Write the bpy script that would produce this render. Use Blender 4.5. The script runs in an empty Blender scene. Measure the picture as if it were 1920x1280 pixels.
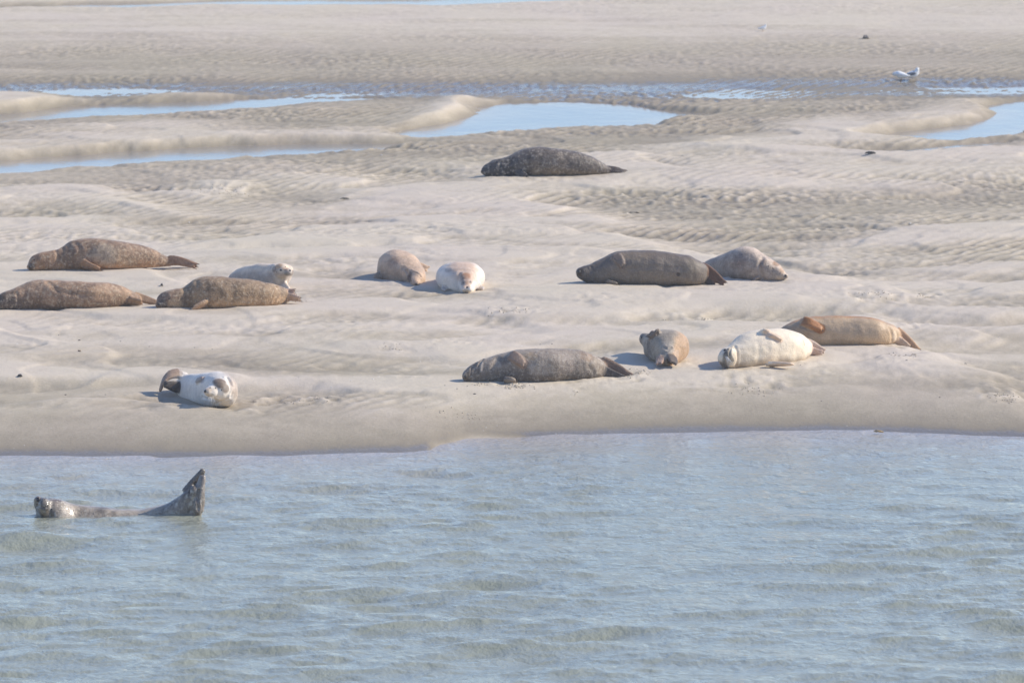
import bpy, math, random, time
import numpy as np
from mathutils import Vector
from mathutils.bvhtree import BVHTree

random.seed(7)
scene = bpy.context.scene
COL = scene.collection

# ------------------------------------------------------------------ camera, sky, sun, exposure
CAM_H = 8.0
PITCH = math.radians(7.31)
FPX = 12480.0                       # focal length in pixels of a 1920 wide picture
cam = bpy.data.cameras.new('camera')
cam.lens = 36.0 * FPX / 1920.0
cam.sensor_width = 36.0
cam.clip_start = 1.0
cam.clip_end = 8000.0
cam.dof.use_dof = True
cam.dof.focus_distance = 56.0
cam.dof.aperture_fstop = 6.3
cam_o = bpy.data.objects.new('camera', cam)
cam_o.location = (0, 0, CAM_H)
cam_o.rotation_euler = (math.pi / 2 - PITCH, 0, 0)
COL.objects.link(cam_o)
scene.camera = cam_o

SUN_EL = math.radians(35.0)
SUN_AZ = math.radians(81.0)         # from +Y (away from the camera) towards +X (right)
world = bpy.data.worlds.new('World')
scene.world = world
world.use_nodes = True
wn = world.node_tree
wn.nodes.clear()
w_out = wn.nodes.new('ShaderNodeOutputWorld')
w_bg = wn.nodes.new('ShaderNodeBackground')
w_sky = wn.nodes.new('ShaderNodeTexSky')
w_sky.sky_type = 'NISHITA'
w_sky.sun_disc = False
w_sky.sun_elevation = SUN_EL
w_sky.sun_rotation = SUN_AZ
w_sky.altitude = 0
w_sky.air_density = 1.0
w_sky.dust_density = 0.1
w_sky.ozone_density = 5.0
w_bg.inputs['Strength'].default_value = 0.15
w_tint = wn.nodes.new('ShaderNodeMix')          # white balance of the sky light
w_tint.data_type = 'RGBA'; w_tint.blend_type = 'MULTIPLY'; w_tint.inputs[0].default_value = 1.0
w_tint.inputs[7].default_value = (1.06, .975, 1.03, 1)
wn.links.new(w_sky.outputs['Color'], w_tint.inputs[6])
wn.links.new(w_tint.outputs[2], w_bg.inputs['Color'])
wn.links.new(w_bg.outputs['Background'], w_out.inputs['Surface'])

sun = bpy.data.lights.new('sun', 'SUN')
sun.energy = 3.7
sun.angle = math.radians(0.53)
sun.color = (1.0, 0.915, 0.77)
sun_o = bpy.data.objects.new('sun', sun)
sd = Vector((math.sin(SUN_AZ) * math.cos(SUN_EL), math.cos(SUN_AZ) * math.cos(SUN_EL), math.sin(SUN_EL)))
sun_o.rotation_euler = (-sd).to_track_quat('-Z', 'Y').to_euler()
sun_o.location = (30, 60, 40)
COL.objects.link(sun_o)

scene.view_settings.view_transform = 'Standard'
scene.view_settings.look = 'None'
scene.view_settings.gamma = 1.0
scene.view_settings.exposure = 0.44
scene.view_settings.use_curve_mapping = False

# ------------------------------------------------------------------ projection helpers
CP, SP = math.cos(PITCH), math.sin(PITCH)
def ray(px, py):
    r = (px - 960.0) / FPX
    u = (640.0 - py) / FPX
    return np.array([r, CP + u * SP, -SP + u * CP])
def at_z(px, py, z):
    d = ray(px, py); t = (z - CAM_H) / d[2]
    return np.array([0, 0, CAM_H]) + d * t
def at_y(px, py, y):
    d = ray(px, py); t = y / d[1]
    return np.array([0, 0, CAM_H]) + d * t

# ------------------------------------------------------------------ noise
def _h(ix, iy, seed):
    h = (ix * 374761393 + iy * 668265263 + seed * 974634777) & 0xffffffff
    h = ((h ^ (h >> 13)) * 1274126177) & 0xffffffff
    return (h ^ (h >> 16)) & 0xffffffff
def noise(x, y, seed=0):
    x = np.asarray(x, float); y = np.asarray(y, float)
    xi = np.floor(x).astype(np.int64); yi = np.floor(y).astype(np.int64)
    fx = x - xi; fy = y - yi
    u = fx * fx * fx * (fx * (fx * 6 - 15) + 10); v = fy * fy * fy * (fy * (fy * 6 - 15) + 10)
    def g(ix, iy, dx, dy):
        a = _h(ix, iy, seed) * (2 * math.pi / 4294967296.0)
        return np.cos(a) * dx + np.sin(a) * dy
    n00 = g(xi, yi, fx, fy); n10 = g(xi + 1, yi, fx - 1, fy)
    n01 = g(xi, yi + 1, fx, fy - 1); n11 = g(xi + 1, yi + 1, fx - 1, fy - 1)
    return 1.5 * ((n00 * (1 - u) + n10 * u) * (1 - v) + (n01 * (1 - u) + n11 * u) * v)
def sstep(a, b, x):
    t = np.clip((x - a) / (b - a), 0, 1)
    return t * t * (3 - 2 * t)

# ------------------------------------------------------------------ terrain
SHORE = [(-900, 862), (-300, 856), (0, 853), (200, 855), (400, 856), (560, 853), (680, 850), (760, 846), (800, 841), (830, 835), (870, 828),
         (930, 823), (1000, 818), (1200, 811), (1400, 807), (1550, 807), (1700, 810), (1800, 815), (1920, 818), (2300, 828), (2900, 830)]
_sh = np.array([at_z(a, b, 0.0)[:2] for a, b in SHORE])
SHX, SHY = _sh[:, 0], _sh[:, 1]
def shore_s(x, y):
    return y - np.interp(x, SHX, SHY)

# (polygon in picture pixels, level it is read at, soft edge in m, height, ripple, wetness)
LAYERS = [
    # broad rippled zones
    ([(-700, 320), (2600, 320), (2600, 130), (-700, 130)], .12, 2.2, -0.00, .85, .50),
    ([(-700, 30), (2600, 30), (2600, 118), (-700, 118)], .12, 5.0, 0.06, .10, .06),
    ([(-700, 160), (2600, 155), (2600, 84), (-700, 92)], .12, 3.5, 0.0, .6, .42),
    ([(-700, 182), (2600, 182), (2600, 146), (1500, 150), (900, 156), (-700, 158)], .10, 1.5, -0.040, .9, 1.05),
    ([(-400, 340), (60, 400), (300, 425), (560, 432), (740, 400), (720, 372), (640, 352), (480, 330), (250, 322), (-400, 325)], .15, .9, -.02, .75, .42),
    ([(560, 392), (700, 378), (900, 382), (1060, 372), (1240, 380), (1380, 420), (1260, 440), (1100, 436), (800, 440), (560, 460), (330, 470), (340, 430)], .17, .7, -.01, .45, .22),
    ([(1060, 350), (1240, 352), (1500, 352), (2300, 322), (2300, 420), (1920, 430), (1640, 452), (1500, 470), (1330, 470), (1180, 440), (1165, 410), (1060, 385)], .15, .8, -.03, .8, .40),
    ([(1180, 440), (1500, 460), (2300, 440), (2300, 540), (1700, 545), (1560, 528), (1400, 505), (1270, 478)], .15, .5, -.045, .75, .36),
    # smooth pale mounds far off
    ([(-500, 176), (40, 174), (100, 178), (140, 200), (60, 212), (-500, 232)], .12, .5, .09, .03, .05),
    ([(-500, 290), (0, 262), (90, 245), (170, 238), (300, 229), (400, 232), (440, 246), (520, 262), (360, 276), (180, 290), (0, 305), (-500, 318)], .12, .9, .07, .05, .05),
    ([(260, 180), (380, 178), (480, 181), (440, 187), (300, 190)], .10, .5, .06, .2, .2),
    ([(745, 232), (800, 205), (850, 192), (890, 192), (920, 208), (880, 222), (800, 236), (750, 243)], .12, .5, .08, .04, .05),
    ([(540, 262), (640, 238), (720, 236), (760, 246), (775, 258), (660, 268)], .12, .7, .03, .35, .2),
    ([(830, 188), (890, 184), (950, 188), (900, 194), (840, 195)], .12, .4, .05, .1, .1),
    ([(1640, 236), (1700, 212), (1780, 192), (1830, 190), (1872, 214), (1840, 226), (1720, 240), (1650, 248)], .12, .6, .06, .06, .10),
    ([(1290, 292), (1330, 262), (1450, 240), (1580, 224), (1650, 240), (1690, 262), (1600, 272), (1480, 285), (1360, 296)], .13, .6, .04, .12, .10),
    ([(1100, 292), (1180, 275), (1300, 268), (1400, 278), (1600, 282), (2400, 268), (2400, 312), (1700, 330), (1300, 345), (1150, 340), (1060, 335), (900, 340), (760, 350), (640, 372), (700, 350), (860, 332)], .14, .5, .05, .18, .06),
    # tongue of smooth sand at left and the small crumbled mound
    ([(-400, 348), (60, 346), (190, 347), (240, 368), (330, 405), (230, 400), (100, 385), (-400, 392)], .15, .5, .07, .08, .05),
    ([(300, 362), (370, 342), (420, 338), (470, 343), (480, 356), (440, 362), (380, 368)], .15, .35, .05, .15, .0),
    ([(600, 386), (760, 352), (900, 338), (1200, 335), (1260, 342), (1080, 362), (860, 376), (700, 384)], .15, .4, .035, .12, .04),
    # smooth upper sheets in the middle
    ([(560, 432), (700, 418), (860, 404), (1000, 388), (1090, 388), (1130, 398), (1168, 418), (1145, 436), (1175, 456), (1290, 480), (1200, 500), (700, 470), (330, 480)], .18, .22, .045, .10, .04),
    ([(1470, 470), (1640, 438), (1900, 415), (2400, 405), (2400, 440), (1900, 452), (1700, 470), (1560, 480)], .17, .3, .035, .16, .06),
    ([(1590, 522), (1720, 508), (1900, 498), (2400, 488), (2400, 526), (1920, 530), (1740, 545), (1650, 545)], .17, .28, .04, .18, .10),
    ([(-500, 515), (0, 507), (200, 498), (420, 486), (620, 478), (800, 474), (1000, 478), (1180, 478), (1300, 480), (1390, 496), (1480, 510), (1590, 530), (1645, 550), (1700, 574), (1640, 588), (1500, 592),
      (1330, 590), (1200, 604), (1110, 618), (900, 632), (600, 648), (300, 652), (-500, 640)], .19, .36, .045, .06, .03),
    # troughs
    ([(1195, 606), (1280, 594), (1400, 592), (1500, 592), (1640, 596), (1480, 612), (1380, 612), (1280, 614), (1190, 618)], .17, .22, -.050, .28, .28),
    ([(1660, 600), (1760, 606), (2400, 606), (2400, 664), (1820, 662), (1730, 664), (1690, 640)], .15, .3, -.055, .30, .25),
    ([(1640, 580), (1720, 573), (1900, 574), (2400, 572), (2400, 606), (1900, 602), (1780, 610), (1700, 600)], .17, .2, .030, .10, .03),
    ([(1740, 664), (1830, 646), (1920, 640), (2400, 634), (2400, 860), (2000, 780), (1920, 745), (1850, 712), (1770, 688)], .12, .40, -.070, .10, .35),
    ([(1800, 690), (1850, 700), (1925, 720), (1990, 745), (1925, 744), (1860, 718)], .12, .2, -.03, .3, .45),
    ([(-500, 716), (0, 722), (160, 728), (300, 722), (460, 726), (600, 728), (640, 742), (540, 752), (440, 760), (350, 756), (250, 752), (100, 752), (0, 757), (-500, 764)], .16, .16, -.050, .05, .42),
    ([(-500, 640), (300, 655), (480, 660), (640, 652), (800, 650), (720, 678), (640, 696), (560, 700), (480, 693), (300, 692), (-500, 700)], .18, .35, .012, .05, .20),
    ([(420, 686), (520, 693), (600, 700), (680, 690), (760, 680), (690, 698), (590, 706), (480, 700)], .18, .14, -.018, .05, .3),
    # crest the front row lies on
    ([(620, 744), (760, 716), (900, 690), (1150, 672), (1360, 650), (1500, 625), (1700, 640), (1760, 668), (1700, 690), (1400, 706), (1200, 722), (900, 742), (700, 756)], .22, .5, .030, .04, -.02),
    # scour at the water's edge where two sheets meet
    ([(800, 842), (822, 828), (900, 815), (1000, 806), (900, 806), (840, 818), (808, 832)], .06, .10, -.012, .05, .2),
]
POOLS = {   # name: (outline, depth, soft, level)
    'left_upper': ([(-600, 232), (-60, 226), (60, 212), (150, 201), (300, 194), (420, 190), (560, 185), (700, 187), (600, 192), (500, 200), (430, 211), (300, 217), (120, 226), (0, 231), (-60, 237), (-600, 250)], .075),
    'left_lower': ([(-600, 334), (0, 306), (120, 297), (220, 288), (380, 277), (560, 271), (700, 269), (770, 268), (700, 281), (560, 290), (400, 300), (200, 310), (0, 323), (-600, 358)], .075),
    'middle': ([(752, 250), (790, 238), (860, 226), (912, 215), (903, 203), (960, 195), (1060, 195), (1150, 199), (1215, 208), (1310, 215), (1240, 224), (1195, 236), (1100, 243), (980, 245), (900, 254), (800, 259)], .075),
    'right': ([(1640, 262), (1690, 250), (1780, 238), (1860, 226), (1886, 214), (1850, 200), (1920, 191), (2500, 176), (2500, 236), (1960, 237), (1900, 248), (1840, 262), (1780, 266), (1700, 262)], .075),
    'strip': ([(1240, 180), (1320, 174), (1420, 172), (1560, 168), (1700, 166), (1820, 168), (2500, 166), (2500, 174), (1920, 175), (1700, 177), (1500, 181), (1380, 185), (1330, 182)], .075),
    'strip_left': ([(60, 178), (140, 172), (260, 172), (400, 175), (480, 177), (640, 178), (620, 182), (500, 182), (300, 179), (160, 180)], .075),
    'right_thin': ([(1600, 289), (1700, 279), (1790, 272), (1860, 268), (1800, 278), (1700, 286)], .10),
    'far': ([(-500, 20), (100, 14), (400, 6), (700, 2), (1000, -4), (1800, -14), (2600, -24), (2600, -12), (1500, -3), (1100, 2), (900, 8), (500, 11), (100, 18), (-500, 26)], .075),
}
LAY = []
for poly, z, soft, dz, rip, wet in LAYERS:
    LAY.append((np.array([at_z(a, b, z)[:2] for a, b in poly]), soft, dz, rip, wet))
for k, (poly, lev) in POOLS.items():
    P = np.array([at_z(a, b, lev)[:2] for a, b in poly])
    LAY.append((P, .28 if k not in ('strip', 'strip_left', 'far') else .5, ('level', lev - (.042 if 'strip' not in k else .008)),   .45 if 'strip' not in k else .9, .85))

# level beds the seals have pressed flat (px, py, half length m, half depth m)
BEDS = [(1038, 328, 1.0, .9), (205, 503, 1.1, .9), (120, 577, 1.1, .9), (430, 575, .95, .9), (500, 540, .5, .8), (755, 528, .5, .9), (864, 540, .4, 1.1), (1215, 530, 1.0, .9), (1400, 522, .7, .9), (1025, 712, 1.1, .8), (1248, 677, .45, .9), (1440, 680, .7, .9), (1590, 648, 1.0, .9), (390, 757, .45, .7)]
BED = [(at_z(a, b, .19)[:2], rx, ry) for a, b, rx, ry in BEDS]
def poly_sd(P, x, y):
    """signed distance, positive inside"""
    n = len(P); d2 = np.full(x.shape, 1e9); ins = np.zeros(x.shape, bool)
    for i in range(n):
        ax, ay = P[i]; bx, by = P[(i + 1) % n]
        ex, ey = bx - ax, by - ay
        t = np.clip(((x - ax) * ex + (y - ay) * ey) / (ex * ex + ey * ey + 1e-12), 0, 1)
        qx = ax + t * ex - x; qy = ay + t * ey - y
        d2 = np.minimum(d2, qx * qx + qy * qy)
        if ay != by:
            c = ((ay > y) != (by > y)) & (x < (bx - ax) * (y - ay) / (by - ay) + ax)
            ins ^= c
    d = np.sqrt(d2)
    return np.where(ins, d, -d)

# rough patches: prints, crumbs and scratches in the sand (px, py, radius x m, radius y m, strength)
ROUGH = [(560, 742, .50, .42, 1.3), (500, 742, .28, .4, 1.2), (610, 738, .3, .3, .8), (240, 741, .5, .3, .3), (1420, 715, .45, .6, .55), (1300, 722, .5, .35, .35), (1540, 700, .3, .5, .25), (1680, 684, .35, .6, .35),
         (1250, 578, .3, .5, .2), (960, 604, .45, .45, .55), (1340, 604, .65, .35, .75), (1460, 603, .4, .35, .6), (1640, 572, .5, .5, .55), (1740, 566, .25, .4, .5),
         (1700, 612, .25, .5, .6), (1880, 730, .35, .5, .8), (850, 655, .4, .5, .35), (740, 664, .3, .35, .35), (780, 708, .25, .3, .3), (110, 630, .15, .6, .5), (250, 575, .25, .25, .45),
         (700, 445, 1.2, .7, .40), (820, 440, .9, .5, .50), (960, 446, .8, .5, .35), (420, 348, .35, .5, .9), (150, 440, 1.2, .9, .30), (680, 620, .6, .5, .25), (1120, 580, .5, .5, .35), (800, 492, .3, .6, .3),
         (500, 780, .25, .35, .25), (560, 819, .45, .22, .35), (1160, 745, .4, .25, .3), (850, 790, .3, .3, .2), (1190, 712, .15, .3, .7), (970, 724, .35, .2, .6), (1080, 727, .1, .15, .6), (640, 505, .5, .4, .35),
         (930, 760, .5, .25, .25), (1500, 745, .5, .3, .15), (60, 660, .5, .5, .25),
         (120, 512, .5, .3, .35), (330, 503, .35, .3, .5), (480, 584, .6, .25, .35), (560, 568, .25, .3, .6), (1230, 540, .7, .25, .35), (1370, 536, .25, .3, .6), (1440, 531, .4, .25, .4), (1120, 716, .5, .25, .6), (1280, 690, .3, .25, .5), (1480, 690, .5, .25, .45), (1700, 662, .35, .3, .5), (320, 757, .3, .2, .5), (450, 762, .3, .2, .6), (760, 545, .3, .25, .4), (910, 545, .3, .3, .4), (1000, 335, .8, .4, .35)]
RGH = [(at_z(a, b, .19)[:2], rx, ry, s) for a, b, rx, ry, s in ROUGH]

def terrain(x, y, detail=True):
    x = np.asarray(x, float); y = np.asarray(y, float)
    s = shore_s(x, y)
    far = sstep(9, 22, s)
    up = np.where(s > 0, 0.235 * (1 - np.exp(-np.maximum(s, 0) / 1.45)), 0.16 * np.maximum(s, -4.0))
    z = up * (1 - far) + 0.125 * far
    rip = .06 + .3 * sstep(6, 10, s) * np.ones_like(x)
    wet = .62 * np.exp(-np.maximum(s, 0) / .22) + .50 * np.exp(-np.maximum(s, 0) / 1.9) + .04
    wet = np.where(s < 0, 1.0, wet)
    wx = x + .16 * noise(x * .9, y * .5, 1) + .05 * noise(x * 3.1, y * 1.7, 2)
    wy = y + .30 * noise(x * .5, y * .35, 3) + .10 * noise(x * 1.9, y * 1.3, 4)
    for P, soft, dz, r, w in LAY:
        x0, y0 = P.min(0) - soft - .4; x1, y1 = P.max(0) + soft + .4
        m = (wx > x0) & (wx < x1) & (wy > y0) & (wy < y1)
        if not m.any(): continue
        k = sstep(-soft, soft, poly_sd(P, wx[m], wy[m]))
        if isinstance(dz, tuple):
            k = sstep(-soft * 1.3, soft * .2, poly_sd(P, x[m] + (wx[m] - x[m]) * .9, y[m] + (wy[m] - y[m]) * .9))
            z[m] += (dz[1] - z[m]) * k
        else: z[m] += dz * k
        rip[m] += (r - rip[m]) * k
        wet[m] += (w - wet[m]) * k
    # thin sheets of sand lying over one another, their edges crisp and the ground below them damper
    bed = np.zeros_like(x)
    for c, brx, bry in BED:
        q = np.sqrt(((x - c[0]) / brx) ** 2 + ((y - c[1] - .15) / bry) ** 2)
        bed = np.maximum(bed, sstep(1.25, .75, q))
    flr = (1 - bed) * sstep(.9, 2.2, s) * (1 - .75 * sstep(24, 34, s))
    for q, (fx, fy, am, off) in enumerate(((.30, .42, .030, .0), (.48, .80, .020, .12), (.9, 1.3, .011, .2))):
        nn = noise(wx * fx + .25 * noise(x * .7, y * .7, 70 + q), wy * fy, 71 + q) + off
        sh_ = sstep(-.05, .07, nn)
        z += flr * am * (sh_ - .5)
        wet = wet + flr * (.13 - .05 * q) * (.5 - sh_)
        rip = rip + flr * .16 * (1 - sh_) * (q < 2)
    # slow relief in long low bands
    land = sstep(.3, 2.5, s)
    z += land * (.018 * noise(x * .16, y * .24, 11) + (1 - bed) * .016 * noise(x * .45, y * .8, 12) + (1 - bed) * .006 * noise(x * 1.3, y * 2.6, 13))
    band = noise(x * .28, y * .9, 14)
    rip = rip * np.clip(.85 + .8 * band, .15, 1.6)
    wet = np.clip(wet + land * (1 - .65 * far) * (.20 * band + .16 * noise(x * .22, y * 1.7, 16) + .10 * noise(x * .9, y * 1.9, 15)), 0, 1)
    rough = np.zeros_like(x)
    for c, rx, ry, st in RGH:
        q = ((x - c[0]) / rx) ** 2 + ((y - c[1]) / ry) ** 2
        m = q < 2.2
        if m.any(): rough[m] = np.maximum(rough[m], st * np.exp(-q[m] * 1.3))
    tr = np.zeros_like(x)
    if detail:
        a = math.radians(28)
        ph = 2 * math.pi * (x * math.cos(a) - y * math.sin(a)) / .085 + 6.0 * noise(x * .8, y * .35, 21) + 3.2 * noise(x * 2.6, y * 1.3, 22)
        w1 = np.sin(ph); w1 = 1 - 1.7 * np.abs(w1) ** .75 * np.sign(np.abs(w1)) * .5 - .35
        ph2 = 2 * math.pi * (x * math.cos(a) - y * math.sin(a)) / .17 + 3.0 * noise(x * .8, y * .35, 21) + 2.2 * noise(x * 2.6, y * 1.3, 23)
        w2 = np.sin(ph2)
        lump = noise(x * 8.5, y * 4.6, 24) + .75 * noise(x * 15., y * 8.5, 25)
        reg = sstep(-.25, .35, noise(x * .5, y * .28, 26))
        rr = rip * ((.35 + .65 * reg) * (.55 * w2 + .5 * w1) + (1.0 - .45 * reg) * .9 * lump)
        z += .0155 * rr * land
        tr = rr
        rg = noise(x * 9, y * 5, 31) + .7 * noise(x * 20, y * 9, 32) + .9 * (1 - 2.2 * np.abs(noise(x * 5, y * 4.2, 33)))
        z += .020 * rough * rg * land
        # faint long scratches and scour lines on the smooth sheets
        z += land * .0012 * noise(x * 2.2, y * 9, 34) * (1 - np.clip(rip, 0, 1))
        tr = tr + 1.0 * rough * (rg - .3)
    return z, rip, wet, tr

def ground_hit(px, py):
    """point where the line of sight meets the sand"""
    d = ray(px, py)
    t = np.linspace(40, 140, 5001)
    X, Y, Z = d[0] * t, d[1] * t, CAM_H + d[2] * t
    z = terrain(X, Y, False)[0]
    i = int(np.argmax(Z < z))
    return np.array([X[i], Y[i], z[i]])
def ground_z(x, y):
    return float(terrain(np.array([x]), np.array([y]))[0][0])

# ------------------------------------------------------------------ tagging, mesh helpers
def tag(o, label=None, cat=None, group=None, kind=None):
    if label: o['label'] = label
    if cat: o['category'] = cat
    if group: o['group'] = group
    if kind: o['kind'] = kind
    return o
def link(name, me, mat=None, parent=None, loc=None):
    o = bpy.data.objects.new(name, me); COL.objects.link(o)
    if mat is not None and me is not None:
        me.materials.clear(); me.materials.append(mat)
    if loc is not None: o.location = loc
    if parent is not None: o.parent = parent
    return o
def mesh_np(name, V, F, smooth=True):
    me = bpy.data.meshes.new(name)
    V = np.asarray(V, np.float32)
    if isinstance(F, np.ndarray):
        n, k = F.shape
        me.vertices.add(len(V)); me.vertices.foreach_set('co', V.ravel())
        me.loops.add(n * k); me.loops.foreach_set('vertex_index', F.astype(np.int32).ravel())
        me.polygons.add(n)
        me.polygons.foreach_set('loop_start', np.arange(0, n * k, k, dtype=np.int32))
        me.polygons.foreach_set('loop_total', np.full(n, k, np.int32))
        me.update(calc_edges=True)
    else:
        me.from_pydata([tuple(v) for v in V], [], F)
    if smooth:
        me.polygons.foreach_set('use_smooth', np.ones(len(me.polygons), bool))
    me.update()
    return me
def add_attr(me, name, vals, kind='FLOAT'):
    a = me.attributes.new(name, kind, 'POINT')
    if kind == 'FLOAT_COLOR':
        v = np.ones((len(vals), 4), np.float32); v[:, :3] = vals
        a.data.foreach_set('color', v.ravel())
    else:
        a.data.foreach_set('value', np.asarray(vals, np.float32))
def grid_mesh(name, xs, ys, zf):
    X, Y = np.meshgrid(xs, ys)
    x, y = X.ravel(), Y.ravel()
    z, attrs = zf(x, y)
    nx, ny = len(xs), len(ys)
    idx = np.arange(nx * ny).reshape(ny, nx)
    F = np.stack([idx[:-1, :-1], idx[:-1, 1:], idx[1:, 1:], idx[1:, :-1]], -1).reshape(-1, 4)
    me = mesh_np(name, np.stack([x, y, z], 1), F)
    for k, v in attrs.items(): add_attr(me, k, v)
    return me
def grow(a, step, ratio, end):
    out = []; v = a
    while abs(v) < abs(end):
        step *= ratio; v += step; out.append(v)
    return out

# ------------------------------------------------------------------ materials
def new_mat(name):
    m = bpy.data.materials.new(name); m.use_nodes = True
    nt = m.node_tree; nt.nodes.clear()
    out = nt.nodes.new('ShaderNodeOutputMaterial')
    b = nt.nodes.new('ShaderNodeBsdfPrincipled')
    nt.links.new(b.outputs[0], out.inputs[0])
    return m, nt, b, out
def N(nt, t, **kw):
    n = nt.nodes.new(t)
    for k, v in kw.items():
        if k.startswith('i_'): n.inputs[k[2:].replace('_', ' ')].default_value = v
        else: setattr(n, k, v)
    return n
def mixc(nt, fac, a, b, mode='MIX'):
    n = nt.nodes.new('ShaderNodeMix'); n.data_type = 'RGBA'; n.blend_type = mode
    for s, v in ((0, fac), (6, a), (7, b)):
        if hasattr(v, 'is_linked') or hasattr(v, 'links'): nt.links.new(v, n.inputs[s])
        elif s == 0: n.inputs[0].default_value = v
        else: n.inputs[s].default_value = (*v, 1)
    return n.outputs[2]
def mathn(nt, op, a, b=0.0, clamp=False):
    n = nt.nodes.new('ShaderNodeMath'); n.operation = op; n.use_clamp = clamp
    for s, v in ((0, a), (1, b)):
        if hasattr(v, 'links'): nt.links.new(v, n.inputs[s])
        else: n.inputs[s].default_value = v
    return n.outputs[0]
def ramp(nt, fac, stops):
    r = nt.nodes.new('ShaderNodeValToRGB')
    e = r.color_ramp.elements
    while len(e) < len(stops): e.new(.5)
    for i, (p, c) in enumerate(stops):
        e[i].position = p; e[i].color = (*c, 1) if len(c) == 3 else c
    nt.links.new(fac, r.inputs[0])
    return r.outputs[0]

def mapped(nt, scale, coord='Object'):
    tc = N(nt, 'ShaderNodeTexCoord'); mp = N(nt, 'ShaderNodeMapping')
    mp.inputs['Scale'].default_value = scale
    nt.links.new(tc.outputs[coord], mp.inputs[0]); return mp.outputs[0]
def noise_n(nt, vec, scale, detail=3, rough=.55):
    n = N(nt, 'ShaderNodeTexNoise'); n.inputs['Scale'].default_value = scale
    n.inputs['Detail'].default_value = detail; n.inputs['Roughness'].default_value = rough
    nt.links.new(vec, n.inputs['Vector']); return n.outputs[0]

def sand_material():
    m, nt, b, out = new_mat('sand')
    aw = N(nt, 'ShaderNodeAttribute', attribute_name='wet').outputs['Fac']
    ar = N(nt, 'ShaderNodeAttribute', attribute_name='relief').outputs['Fac']
    vec = mapped(nt, (1, .6, 1))
    n1 = noise_n(nt, vec, 5.0, 5, .6); n2 = noise_n(nt, vec, 38., 4, .65); n3 = noise_n(nt, vec, .45, 4, .6)
    w = mathn(nt, 'ADD', aw, mathn(nt, 'MULTIPLY', mathn(nt, 'SUBTRACT', n1, .5), .35))
    w = mathn(nt, 'SUBTRACT', w, mathn(nt, 'MULTIPLY', ar, .30))
    w = mathn(nt, 'ADD', w, mathn(nt, 'MULTIPLY', mathn(nt, 'SUBTRACT', n2, .5), .30), clamp=True)
    col = ramp(nt, w, [(0.0, (.585, .503, .405)), (.22, (.460, .390, .298)), (.5, (.325, .275, .207)), (1.0, (.195, .162, .118))])
    tint = ramp(nt, n3, [(.35, (1.0, .985, .985)), (.65, (1.0, 1.0, .95))])
    col = mixc(nt, 1.0, col, tint, 'MULTIPLY')
    nt.links.new(col, b.inputs['Base Color'])
    gl = N(nt, 'ShaderNodeMapRange'); gl.inputs['From Min'].default_value = .62; gl.inputs['From Max'].default_value = .95
    gl.inputs['To Min'].default_value = .92; gl.inputs['To Max'].default_value = .16
    nt.links.new(w, gl.inputs['Value']); rgh = gl.outputs[0]
    nt.links.new(rgh, b.inputs['Roughness'])
    b.inputs['Specular IOR Level'].default_value = .45
    b.inputs['IOR'].default_value = 1.36
    bp = N(nt, 'ShaderNodeBump'); bp.inputs['Strength'].default_value = .55; bp.inputs['Distance'].default_value = .006
    hh = mathn(nt, 'ADD', n2, mathn(nt, 'MULTIPLY', noise_n(nt, vec, 14., 4, .6), 1.2))
    nt.links.new(hh, bp.inputs['Height']); nt.links.new(bp.outputs[0], b.inputs['Normal'])
    return m

def water_material(name, base, shore_col, bump_scale, bump_dist, rough=.06, soft=True):
    m, nt, b, out = new_mat(name)
    if soft:
        sh = N(nt, 'ShaderNodeAttribute', attribute_name='shallow').outputs['Fac']
        vec0 = mapped(nt, (1, .5, 1))
        nn = noise_n(nt, vec0, .5, 3, .6)
        deep = mixc(nt, nn, tuple(c * .86 for c in base), tuple(c * 1.12 for c in base))
        nt.links.new(mixc(nt, sh, deep, shore_col), b.inputs['Base Color'])
    else:
        b.inputs['Base Color'].default_value = (*base, 1)
    b.inputs['Roughness'].default_value = rough
    b.inputs['IOR'].default_value = 1.33
    b.inputs['Specular IOR Level'].default_value = .5
    vec = mapped(nt, (1, .75, 1))
    h = mathn(nt, 'ADD', noise_n(nt, vec, bump_scale, 4, .6), mathn(nt, 'MULTIPLY', noise_n(nt, vec, bump_scale * .35, 3, .5), 1.6))
    bp = N(nt, 'ShaderNodeBump'); bp.inputs['Strength'].default_value = 1; bp.inputs['Distance'].default_value = bump_dist
    nt.links.new(h, bp.inputs['Height']); nt.links.new(bp.outputs[0], b.inputs['Normal'])
    return m

# ------------------------------------------------------------------ sand flat
M_SAND = sand_material()
xs_in = np.arange(-8.6, 8.601, .0205)
xs = np.array(sorted([-v for v in grow(8.6, .03, 1.25, 600)]) + list(xs_in) + grow(8.6, .03, 1.25, 600))
ys = [48.0]
while ys[-1] < 109: ys.append(ys[-1] + .040 * (ys[-1] / 60.0) ** 1.6)
ys = np.array([40., 44., 46.] + ys + [ys[-1] + v for v in grow(0, .08, 1.25, 1500)])
def sand_z(x, y):
    z, rip, wet, tr = terrain(x, y)
    return z, {'wet': wet, 'relief': np.clip(tr, -2, 2)}
flat = link('sand_flat', grid_mesh('sand_flat', xs, ys, sand_z), M_SAND)
tag(flat, 'broad pale sandbank with ripples, smooth tongues and shallow channels', kind='structure')

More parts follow.
